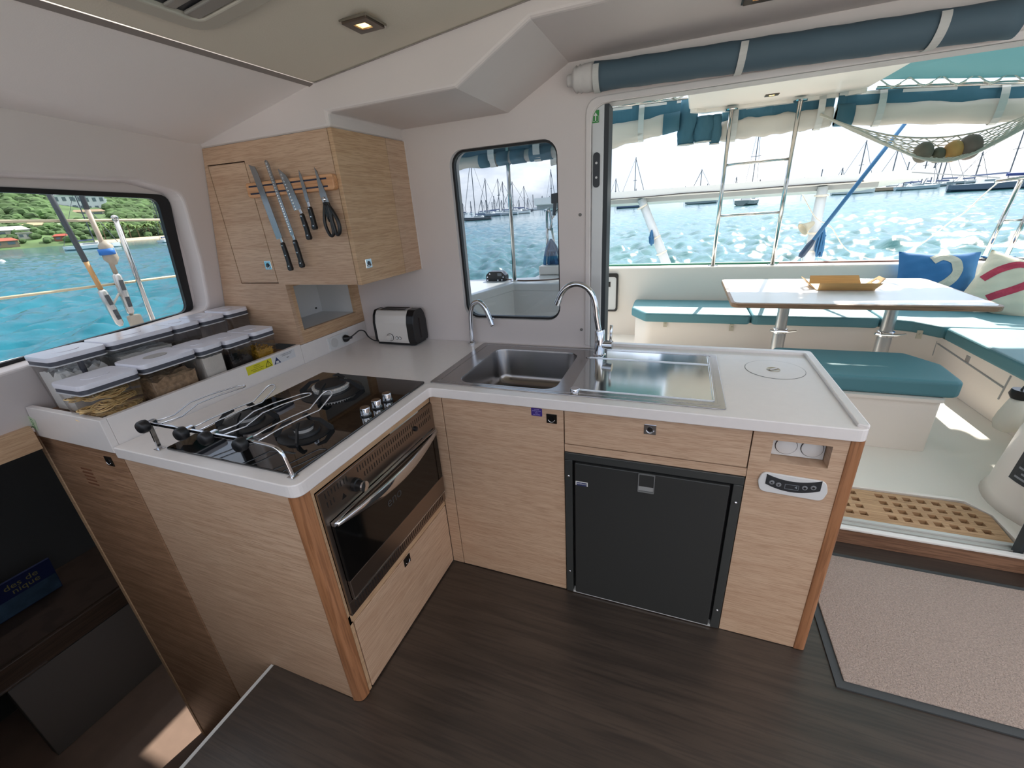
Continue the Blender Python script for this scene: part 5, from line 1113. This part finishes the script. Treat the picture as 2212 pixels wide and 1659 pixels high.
part('post', MB().cyl(Vector((rp2((1203, 590)).x, 2.75, 1.036)), rp2((1192, 492)), .012, 10), SSR, rr2, smooth=True)
part('elbow', MB().tube(smoothpath([rp2((1181, 460)), rp2((1184, 452)), rp2((1188, 460)), rp2((1191, 485)), rp2((1187, 497))], 5), .013, 8), SSR, rr2, smooth=True)
part('brace', MB().cyl(rp2((1190, 475)), rp2((1206, 452)), .010, 8), SSR, rr2, smooth=True)
h0 = rp2((1200, 428)); part('head', MB().obox(h0, (1, 0, .1), (0, 1, 0), (0, 0, 1), .035, .04, .042), BLACKP, rr2, bevel=.01)
part('head_neck', MB().cyl(h0, rp2((1197, 465)), .018, 8), BLACKP, rr2)
hank('hank of blue rope on the bracket, right of the aft window view', rp2((1190, 517), 2.68), .33, .16, ROPEB, 8, 6)
curtain('bunched curtain of clear vinyl and blue canvas across the top of the aft window view', -1.25, .05, 2.30, LZ(-1.25, 2.04, 0, 2.04), LZ(-.85, 1.885, -.05, 1.90), (-.60, -.215), blue=.42, seed=12, roll=.05, patches=((-.72, -.62), (-.56, -.46), (-.44, -.32), (-.28, -.10)))

# ------------------------------------------------------------------ seen through the side window
XR = -2.2
def side(q, x=XR): return at(*q, 0, x)
def stay(label, top, mid, low, end, c_up, c_mid, blue=False):
    t = thing('shroud', label, 'shroud', side(end)); a, b, c_, d = [side(q) for q in (top, mid, low, end)]
    up_ = a+(a-b)*.5
    part('sleeve', MB().cyl(up_, b, .0135, 10), mat('shroud_grey', '4d5358', .5), t, smooth=True)
    part('rod', MB().cyl(b, c_, .0125, 10), c_mid, t, smooth=True)
    part('turnbuckle', MB().tube([c_, c_.lerp(d, .06), c_.lerp(d, .5), c_.lerp(d, .92), d], [.010, .022, .024, .020, .009], 10), mat('turnbuckle_steel', 'c8c7c2', .25, .8), t, smooth=True)
    dv = (d-c_).normalized()
    for f in (.22, .62):
        q = c_.lerp(d, f+.06); n_ = Vector((1, 0, 0))
        part('slot', MB().obox(q+n_*.0225, n_, dv.cross(n_), dv, .002, .011, .030), mat('slot_dark', '43474a', .6), t, bevel=.006)
    return t
stay('dark shroud with orange lower rod and turnbuckle, left in the side window', (100, 408), (185, 565), (218, 625), (262, 704), 0, mat('rod_orange', 'c79a63', .5))
s2 = stay('shroud with blue tape and turnbuckle, middle of the side window', (172, 412), (188, 452), (250, 590), (284, 680), 0, mat('rod_cream', 'b9aa97', .5))
q0, q1 = side((222, 520)), side((247, 572)); part('wrapped_toggle', MB().tube([q0, q0.lerp(q1, .2), q0.lerp(q1, .75), q1], [.014, .034, .036, .014], 12), mat('toggle_beige', 'b5aa98', .5), s2, smooth=True)
q0, q1 = side((228, 537)), side((234, 550)); part('blue_tape', MB().cyl(q0, q1, .0385, 14), mat('tape_blue', '2a78cf', .5), s2, smooth=True)
q = side((292, 690)); part('deck_toggle', MB().box(q.x-.02, q.x+.02, q.y-.035, q.y+.035, .92, q.z+.03), mat('toggle_beige', 'b5aa98', .5), s2, bevel=.012)
sn = thing('stanchion', 'polished guardrail stanchion, right in the side window', 'stanchion', side((333, 700)))
part('tube', MB().cyl(side((249, 473)), side((338, 712)), .0135, 12), SSR, sn, smooth=True)
part('cap', MB().sphere(side((248, 471)), .018, n=10), SSR, sn, smooth=True)
for l_, qa, qb in (('upper cream lifeline across the side window', (-300, 481), (420, 474)), ('lower cream lifeline across the side window', (-300, 683), (430, 590))):
    tag(part('lifeline', MB().cyl(side(qa, XR-.03), side(qb, XR-.03), .0075, 8), mat('lifeline_cream', 'd3c7a6', .6), smooth=True), l_, 'lifeline')
tag(part('lashing_line', MB().tube([side((238, 662)), side((246, 655)), side((257, 634))], .006, 6), ROPEW), 'thin white lashing between the two turnbuckles in the side window', 'rope')

# ================================================================== SEA, ISLAND, BOATS
def sea_material():
    m = bpy.data.materials.new('sea_water'); m.use_nodes = True; t = m.node_tree; b = t.nodes['Principled BSDF']
    b.inputs['Roughness'].default_value = .07; b.inputs['IOR'].default_value = 1.33; b.inputs['Specular IOR Level'].default_value = .26
    tcn = t.nodes.new('ShaderNodeTexCoord'); sp = t.nodes.new('ShaderNodeSeparateXYZ'); t.links.new(tcn.outputs['Object'], sp.inputs[0])
    # bright turquoise over the sand towards the shore on the left, greener deep water aft
    ma = t.nodes.new('ShaderNodeMapRange'); ma.inputs[1].default_value = -12; ma.inputs[2].default_value = 10; t.links.new(sp.outputs['X'], ma.inputs[0])
    n0 = t.nodes.new('ShaderNodeTexNoise'); n0.inputs['Scale'].default_value = .05; n0.inputs['Detail'].default_value = 4; t.links.new(tcn.outputs['Object'], n0.inputs[0])
    dr_ = t.nodes.new('ShaderNodeMath'); dr_.operation = 'MULTIPLY_ADD'; dr_.inputs[1].default_value = .0; t.links.new(n0.outputs[0], dr_.inputs[0]); t.links.new(ma.outputs[0], dr_.inputs[2])
    at2 = t.nodes.new('ShaderNodeMath'); at2.operation = 'ARCTAN2'; t.links.new(sp.outputs['X'], at2.inputs[0]); t.links.new(sp.outputs['Y'], at2.inputs[1])
    mb_ = t.nodes.new('ShaderNodeMapRange'); mb_.inputs[1].default_value = -1.25; mb_.inputs[2].default_value = -.35; t.links.new(at2.outputs[0], mb_.inputs[0])
    mixc = t.nodes.new('ShaderNodeMixRGB'); mixc.inputs[1].default_value = lin('106c7c'); mixc.inputs[2].default_value = lin('2a5a5c'); t.links.new(mb_.outputs[0], mixc.inputs[0])
    mv = t.nodes.new('ShaderNodeMixRGB'); mv.blend_type = 'MULTIPLY'; mv.inputs[0].default_value = .5; t.links.new(mixc.outputs[0], mv.inputs[1])
    nn = t.nodes.new('ShaderNodeTexNoise'); nn.inputs['Scale'].default_value = .35; nn.inputs['Detail'].default_value = 6; mpn = t.nodes.new('ShaderNodeMapping'); mpn.inputs['Scale'].default_value = (1, 2.2, 1); t.links.new(tcn.outputs['Object'], mpn.inputs[0]); t.links.new(mpn.outputs[0], nn.inputs[0])
    rr = t.nodes.new('ShaderNodeValToRGB'); rr.color_ramp.elements[0].position = .35; rr.color_ramp.elements[0].color = (.45, .5, .55, 1); rr.color_ramp.elements[1].position = .65; t.links.new(nn.outputs[0], rr.inputs[0]); t.links.new(rr.outputs[0], mv.inputs[2])
    t.links.new(mv.outputs[0], b.inputs['Base Color'])
    n1 = t.nodes.new('ShaderNodeTexNoise'); n1.inputs['Scale'].default_value = 2.6; n1.inputs['Detail'].default_value = 7; n1.inputs['Roughness'].default_value = .62; t.links.new(mpn.outputs[0], n1.inputs[0])
    bpn = t.nodes.new('ShaderNodeBump'); bpn.inputs['Strength'].default_value = .25; bpn.inputs['Distance'].default_value = .10; t.links.new(n1.outputs[0], bpn.inputs['Height']); t.links.new(bpn.outputs[0], b.inputs['Normal'])
    return m
import numpy as np
def hullring(a):      # the water stops at the hull
    c_, s_ = math.cos(a), math.sin(a); k = min((4.6 if c_ > 0 else 2.62)/max(abs(c_), 1e-6), (4.3 if s_ > 0 else 3.5)/max(abs(s_), 1e-6))
    return k
def sea_mesh():
    A0, A1, NA = math.radians(28), math.radians(212), 860       # the part of the sea in view gets real waves
    angs = np.concatenate([np.linspace(A0, A1, NA), np.linspace(A1, A0+2*PI, 60)[1:-1]]); n = len(angs)
    rads = np.concatenate([[0], np.geomspace(6.5, 420, 420), [800, 2000, 5000]]); hr = np.array([hullring(a) for a in angs])
    Rg = np.repeat(rads[:, None], n, 1); Rg[0] = hr; Rg[1:] = np.maximum(Rg[1:], hr[None, :]+.02*np.arange(1, len(rads))[:, None])
    X = Rg*np.cos(angs)[None]; Y = Rg*np.sin(angs)[None]; Z = np.zeros_like(X); rg = np.random.RandomState(5)
    for k in range(60):
        lam = np.exp(rg.uniform(math.log(.36), math.log(2.6))); th = math.radians(rg.normal(205, 42)); kx, ky = math.cos(th)*2*PI/lam, math.sin(th)*2*PI/lam
        spacing = Rg*.0100; fade = np.clip(1.6-spacing*2.4/lam, 0, 1)
        ph = kx*X+ky*Y+rg.uniform(0, 2*PI)+.6*np.sin(.31*kx*Y*.3+k); Z += fade*(lam*.0122)*(np.sin(ph)+.25*np.sin(2*ph+.6))
    Z = Z*np.clip((Rg-hr[None])/1.5, 0, 1)-1.0
    vs = np.stack([X, Y, Z], -1).reshape(-1, 3); m = len(rads); i = np.arange(m-1)[:, None]*n; j = np.arange(n)[None]; j2 = (j+1) % n
    fs = np.stack([i+j, i+j2, i+n+j2, i+n+j], -1).reshape(-1, 4)
    me = bpy.data.meshes.new('sea_water'); me.vertices.add(len(vs)); me.vertices.foreach_set('co', vs.ravel()); me.loops.add(fs.size); me.loops.foreach_set('vertex_index', fs.ravel().astype(np.int32))
    me.polygons.add(len(fs)); me.polygons.foreach_set('loop_start', np.arange(0, fs.size, 4, dtype=np.int32)); me.polygons.foreach_set('use_smooth', np.ones(len(fs), dtype=bool)); me.update(calc_edges=True); return me
me = sea_mesh(); me.materials.append(sea_material()); sea = bpy.data.objects.new('sea_water', me); COL.objects.link(sea)
tag(sea, 'choppy turquoise sea around the boat, glittering aft', 'sea', kind='stuff')
def dirpx(px):
    hz_ = 527-(px/2190.0)*149.7; d = CR*((px-1106)/FPX)+CU*(-(hz_-829.5)/FPX)+CF; d.z = 0; return d.normalized()
def dirp(px, py):
    d = CR*((px-1106)/FPX)+CU*(-(py-829.5)/FPX)+CF; d.z = 0; return d.normalized()
def elev(px, py):
    d = CR*((px-1106)/FPX)+CU*(-(py-829.5)/FPX)+CF; return d.z/math.hypot(d.x, d.y)
C2 = Vector((CAM[0], CAM[1], 0))
# island
ridge = [(-900, 300), (-500, 330), (-200, 358), (0, 384), (150, 408), (250, 424), (350, 441), (430, 455), (520, 470), (620, 483)]
def ridge_y(px):
    for (a, ya), (b, yb) in zip(ridge, ridge[1:]):
        if px <= b: return ya+(yb-ya)*max(0, px-a)/(b-a)
    return ridge[-1][1]
def ground(px, t, rnd=None):
    D = 300+360*t; zr = CAM[2]+(660)*elev(px, ridge_y(px)); h = -1.0+(zr+1)*(t**.85 if t > 0 else 0)
    p = C2+(dirpx(px)*(1-t)+dirp(px, ridge_y(px))*t).normalized()*D; return Vector((p.x, p.y, h))
def forest_mat():
    return mat('forest_green', '5c7a48', .9, var=.45, vscale=.09)
pxs = [-900+1520*i/60 for i in range(61)]; mb = MB(); J = 14
vs = [ground(px, j/J)+Vector((0, 0, random.uniform(-1, 1) if j else 0)) for j in range(J+1) for px in pxs]
n = len(pxs); mb.add(vs, [(j*n+i, j*n+i+1, (j+1)*n+i+1, (j+1)*n+i) for j in range(J) for i in range(n-1)])
hill = part('hillside', mb, mat('hill_green', '5a7345', .95, var=.4, vscale=.06), smooth=True); hill['kind'] = 'structure'
rnd = random.Random(21); mb = MB()
for k in range(2800):
    px = rnd.uniform(-420, 600); t_ = rnd.random()**.9*.98+.015; p = ground(px, t_); r = rnd.uniform(2.2, 4.8)*(.75+.6*t_)
    if t_ < .22: r *= .75
    if 125 < px < 240 and .20 < t_ < .56: continue
    c_ = p+Vector((0, 0, r*.35)); ph = rnd.uniform(0, 6)
    mb.loft([[c_+Vector((r*(1+.18*math.sin(3*a+ph+q))*math.sin(f)*math.cos(a), r*(1+.18*math.sin(3*a+ph+q))*math.sin(f)*math.sin(a), -r*.72*math.cos(f))) for a in [2*PI*i/7 for i in range(7)]] for q, f in enumerate((.5, 1.1, 1.7, 2.3, 2.9))])
tag(part('forest_trees', mb, mat('tree_green', '4f683c', .95, var=.55, vscale=.11, bump=.5, bscale=1.2)), 'dense green trees covering the island hillside', 'trees', kind='stuff')
mb = MB(); bx = [200+10*i for i in range(28)]
vs = [C2+dirpx(px)*D+Vector((0, 0, z)) for D, z in ((293, -1.02), (296, -.5), (303, .2)) for px in bx]; n = len(bx)
mb.add(vs, [(j*n+i, j*n+i+1, (j+1)*n+i+1, (j+1)*n+i) for j in range(2) for i in range(n-1)])
struct('beach_ground', mb, mat('beach_sand', 'd9c3a0', .9)); bpy.data.objects['beach_ground'].name = 'trim_12'
def house(label, px, py, D, w_, dp, h, wall, roof, flat=False, win=2, name='house', storeys=1):
    """py: photo row of the base line"""
    z = CAM[2]+D*elev(px, py); c = C2+dirp(px, py)*D; d = dirp(px, py); s_ = Vector((d.y, -d.x, 0)); U = Vector((0, 0, 1))
    t = thing(name, label, 'building', (c.x, c.y, z)); c = Vector((c.x, c.y, z))
    part('walls', MB().obox(c+U*(h/2-1), s_, d, U, w_/2, dp/2, h/2+1), mat('wall_'+wall, wall, .8), t)
    if flat: part('roof', MB().obox(c+U*(h+.15), s_, d, U, w_/2+.4, dp/2+.4, .25), mat('roof_'+roof, roof, .8), t)
    else:
        e_ = [c+s_*a*(w_/2+.6)+d*b*(dp/2+.6)+U*h for a, b in ((-1, -1), (1, -1), (1, 1), (-1, 1))]; rg = [c+s_*a*(w_/2-dp*.3)+U*(h+dp*.26) for a in (-1, 1)]
        part('roof', MB().add(e_+rg, [(0, 1, 5, 4), (1, 2, 5), (2, 3, 4, 5), (3, 0, 4), (3, 2, 1, 0)]), mat('roof_'+roof, roof, .8), t)
    for st_ in range(storeys):
        for k in range(win):
            q = c-d*(dp/2+.02)+s_*(w_*((k+.5)/win-.5))+U*(h*(st_+.52)/storeys); part('window', MB().obox(q, s_, d, U, w_/win*.26, .08, h/storeys*.24), mat('window_dark', '6f7f86', .4), t)
    return t
D_ = 470
house('large white hotel with grey windows high on the wooded hill', 183, 461, D_, 30, 10, 9, 'dfe4e8', 'd7dde2', True, 6, 'hotel', 3)
for i, (px, l_) in enumerate(((150, 'left white gabled block of the hillside hotel'), (214, 'right white gabled block of the hillside hotel'), (182, 'middle white gabled block of the hillside hotel'))):
    house(l_, px, 458, D_-8, 12 if i < 2 else 8, 9, 11, 'e3e8ec', 'd5dce2', False, 3, 'hotel_block', 2)
house('red roofed house on the hill at the left edge of the side window', 13, 452, 430, 12, 7, 3.2, 'c9b196', 'b9604a')
house('low pale villa with brown roof below the hotel', 195, 466, 420, 17, 6, 2.4, 'd9d0bd', 'a08a70')
house('long pale roofed building by the shore at the left', 22, 512, 330, 15, 7, 3.0, 'cfc9bb', 'd3d5d6', False, 4)
house('cream house among shore trees left of the shrouds', 76, 505, 345, 12, 7, 4.0, 'd8cfae', 'c2ab86', False, 3, storeys=2)
house('small white shed by the shore beside the cream house', 57, 515, 320, 5, 4, 2.4, 'd6d2c8', 'c9c4b8', True, 2)
house('red roofed boathouse at the waterline, left', 12, 532, 306, 9, 5, 2.2, 'a89078', 'b5614c', False, 2)
house('small red roofed beach hut near the shoreline', 137, 519, 312, 6, 4, 2.0, 'a26d58', 'a9503f', False, 2)
house('green roofed house among trees right of the cream house', 125, 499, 350, 8, 5, 2.6, 'ccd4b0', 'a9c096', False, 2)
def palm(px, py, D, h, seed):
    rnd = random.Random(seed); z = CAM[2]+D*elev(px, py); c = C2+dirp(px, py)*D; c = Vector((c.x, c.y, z))
    t = thing('palm_tree', 'green palm tree on the beach below the wooded hill', 'palm', c, 'palms along the beach'); tip = c+Vector((rnd.uniform(-1, 1), 0, h))
    part('trunk', MB().tube([c+Vector((0, 0, -1)), c.lerp(tip, .5)+Vector((.4, 0, 0)), tip], [.3, .22, .18], 6), mat('palm_trunk', '7d6b52', .9), t)
    mb = MB()
    for k in range(11):
        a = 2*PI*k/11+rnd.uniform(-.2, .2); l = rnd.uniform(2.6, 3.8); d = Vector((math.cos(a), math.sin(a), 0)); s_ = Vector((-d.y, d.x, 0)); lift = rnd.uniform(.2, 1.0)
        r = [tip+d*l*f+Vector((0, 0, lift*math.sin(PI*f*.7)-1.6*f*f)) for f in (0, .3, .6, 1)]; wv = (.15, .6, .55, .05)
        v = [p+s_*w_ for p, w_ in zip(r, wv)]+[p-s_*w_-Vector((0, 0, .1)) for p, w_ in zip(r, wv)]; mb.add(v, [(i, i+1, 5+i, 4+i) for i in range(3)])
    part('fronds', mb, mat('palm_green', '6f8a4a', .8), t)
for k in range(15): palm(225+9.3*k+random.uniform(-3, 3), 512.5-.028*k*9.3+random.uniform(-3, 1), 308+random.uniform(-3, 10), random.uniform(4.5, 7.5), k)
# boats
def sailboat(px, D, Lm, H, hullc, label, group=None, head=None, cabin=True, furl=False, name='sailboat', mast2=False, cat_=False):
    d = dirpx(px); c = C2+d*D; c = Vector((c.x, c.y, -1.0)); t = thing(name, label, 'boat', c, group)
    a = head if head is not None else 0; f = Vector((d.y*math.cos(a)+d.x*math.sin(a), -d.x*math.cos(a)+d.y*math.sin(a), 0)); s_ = Vector((-f.y, f.x, 0)); U = Vector((0, 0, 1))
    st_ = []
    for u, b_, zk, zd in ((-.50, .10, .15, .95), (-.46, .13, 0, .92), (-.2, .16, -.1, .85), (.1, .155, -.1, .9), (.35, .09, -.05, 1.02), (.50, .006, .25, 1.12)):
        P_ = lambda v, z: c+f*(u*Lm)+s_*(v*Lm)+U*z*Lm*.1
        st_.append([P_(-b_, zd), P_(-b_*.95, zk+.3), P_(-b_*.5, zk-.1), P_(b_*.5, zk-.1), P_(b_*.95, zk+.3), P_(b_, zd)])
    part('hull', MB().loft(st_), mat('hull_'+hullc, hullc, .4), t)
    if cabin:
        rr = [[c+f*(u*Lm)+s_*(v*Lm)+U*z*Lm*.1 for v, z in ((-w_, .85), (-w_*.8, h), (w_*.8, h), (w_, .85))] for u, w_, h in ((-.22, .1, 1.3), (-.18, .1, 1.45), (.12, .09, 1.35), (.22, .06, .95))]
        part('coachroof', MB().loft(rr), mat('coachroof_white', 'd9d9d6', .5), t)
        part('cabin_windows', MB().obox(c+f*(-.03*Lm)+U*.125*Lm, f, s_, U, Lm*.13, Lm*.093, Lm*.008), MATS['window_dark'], t)
    if H:
        mr = max(.06, D*.00080); mp_ = c+f*(.06*Lm)
        m_ = part('mast', MB().cyl(mp_+U*Lm*.08, mp_+U*H, mr, 6), mat('mast_grey', '50545d', .5), t)
        part('boom', MB().cyl(mp_+U*(Lm*.2), mp_-f*(Lm*.36)+U*Lm*.19, mr*1.6, 6), mat('sail_cover', '4d5a78', .7), t)
        sr = mr*.42
        part('forestay', MB().cyl(mp_+U*H*.97, c+f*(.47*Lm)+U*Lm*.11, sr*(1.6 if furl else 1), 5), MATS['mast_grey'], t); part('backstay', MB().cyl(mp_+U*H*.99, c-f*(.48*Lm)+U*Lm*.1, sr*.8, 4), MATS['mast_grey'], t)
        part('spreader', MB().cyl(mp_+U*H*.55-s_*Lm*.08+f*Lm*.03, mp_+U*H*.55+s_*Lm*.08-f*Lm*.03, mr*.6, 4), MATS['mast_grey'], m_)
        if mast2:
            mq = c-f*(.33*Lm); part('mizzen_mast', MB().cyl(mq+U*Lm*.08, mq+U*H*.66, mr*.9, 6), MATS['mast_grey'], t)
    return t
# through the aft window
sailboat(1030, 140, 8.8, 17.5, '3c4048', 'dark hulled sailboat, nearest through the aft window', head=2.9, furl=True)
sailboat(1056, 210, 12, 16, '6d7886', 'grey-blue sailboat just right of the dark one in the aft window', head=2.7, furl=True)
sailboat(1076, 235, 14, 17, 'c7ccd0', 'white sailboat with tall mast left of the awning post', head=.3)
sailboat(1092, 215, 12, 14.5, 'a5acb2', 'pale grey sailboat hidden partly behind the awning post', head=2.8, furl=True)
sailboat(1113, 230, 15, 15, 'd3d6d8', 'white yacht just right of the awning post', head=3.0, furl=True)
sailboat(1131, 330, 14, 17, '4b515c', 'small dark sailboat in the right half of the aft window', head=.1)
sailboat(1155, 420, 18, 0, 'b4bac2', 'low pale motor yacht far off, right of the awning post', name='motor_yacht')
sailboat(1190, 270, 9, 22, '7d8894', 'sailboat whose forestay crosses the right of the aft window', head=.6, furl=True)
for i, (px, D, H) in enumerate(((989, 420, 16), (1002, 640, 14), (1018, 500, 13), (1041, 560, 15), (1050, 620, 16), (1064, 680, 14), (1069, 540, 18), (1085, 650, 15), (1102, 600, 16), (1122, 680, 14), (1140, 640, 15), (1152, 560, 17), (1166, 700, 15), (1171, 520, 14), (1188, 650, 16), (1196, 600, 14))):
    sailboat(px, D, 11, H, 'b9bfc6', 'tiny distant moored sailboat on the horizon in the aft window', 'distant boats in the aft window', head=random.uniform(0, 3), cabin=False)
# through the doorway
sailboat(1366, 185, 12, 17.5, '3f506e', 'navy hulled sailboat under the solar panel, far left of the doorway', head=.2, furl=True)
sailboat(1515, 175, 11, 11, '6f7d84', 'grey sailboat left of the ladder under the solar panel', head=2.8, furl=True)
sailboat(1620, 118, 11.5, 18, '5e6c70', 'dark green-grey sailboat framed between the ladder rails', head=1.3)
sailboat(1845, 190, 12, 15.5, 'aab4b8', 'pale sailboat just right of the blue tackle', head=.3)
sailboat(1928, 215, 13, 14, '8c7d6c', 'brown hulled sailboat below the hanging net', head=2.9)
sailboat(1985, 205, 12, 13, '7f95a0', 'blue-grey sailboat with two masts right of the brown one', head=.4, mast2=True)
sailboat(2028, 260, 11, 13.5, '75828a', 'small sailboat under the right of the hanging net', head=2.7)
sailboat(2040, 300, 15, 18, '6f7b83', 'sailboat close beside another under the right of the net', head=2.9)
sailboat(2102, 330, 12, 14, '87929a', 'lone small sailboat right of the hanging net', head=.3)
sailboat(2165, 135, 15, 13, '4c5a6c', 'large blue-grey sailboat at the right edge of the doorway', head=.15)
for i, (px, D, H) in enumerate(((1327, 300, 16), (1345, 480, 12), (1374, 460, 13), (1480, 520, 13), (1525, 480, 13), (1585, 420, 15), (1640, 520, 14), (1735, 600, 14), (1769, 480, 17), (1810, 420, 15), (1970, 520, 12), (2010, 480, 15))):
    sailboat(px, D, 11, H, '9aa4aa', 'tiny distant moored sailboat on the horizon in the doorway view', 'distant boats in the doorway', head=random.uniform(0, 3), cabin=False)
# through the side window
sailboat(193, 150, 10.5, 13, 'eef0ee', 'white moored sailboat between the shrouds in the side window', head=.1, furl=True)
sailboat(352, 160, 7, 14, 'c5cdd0', 'small white sailboat at the right edge of the side window', head=1.2)

bq_ = at(4, 566, 2, -.95); tag(part('mooring_buoy', MB().sphere(bq_, .42, .42, .36, 16, 10), mat('buoy_white', 'e6e6e2', .4), smooth=True), 'white mooring buoy at the left edge of the side window', 'buoy')

# brochure standing on the hull shelf
bk = thing('brochure', 'dark blue brochure with yellow lettering on the dim shelf down in the hull', 'brochure', (-2.30, -.75, -.32))
NAVY = mat('brochure_navy', '1a2550', .5); bm_ = MB()
part('cover', MB().obox((-2.300, -.80, -.205), (0, 1, 0), (1, 0, -.22), (.22, 0, 1), .215, .006, .115), NAVY, bk)
nrm = Vector((1, 0, -.22)).normalized(); upv = Vector((.22, 0, 1)).normalized(); o_ = Vector((-2.300, -.80, -.205))+nrm*.0068
part('picture', MB().obox(o_-upv*.055, (0, 1, 0), nrm, upv, .212, .0006, .055), mat('brochure_picture', '3a5064', .5, var=.5, vscale=9), bk)
for t_, dz in (('des de', .075), ('nique', .035)):
    text_part('lettering', t_, .052, o_+upv*dz+Vector((0, .155, 0))+nrm*.0006, (0, 1, 0), upv, mat('brochure_yellow', '8f8650', .5), bk, align='RIGHT', thick=.0002)
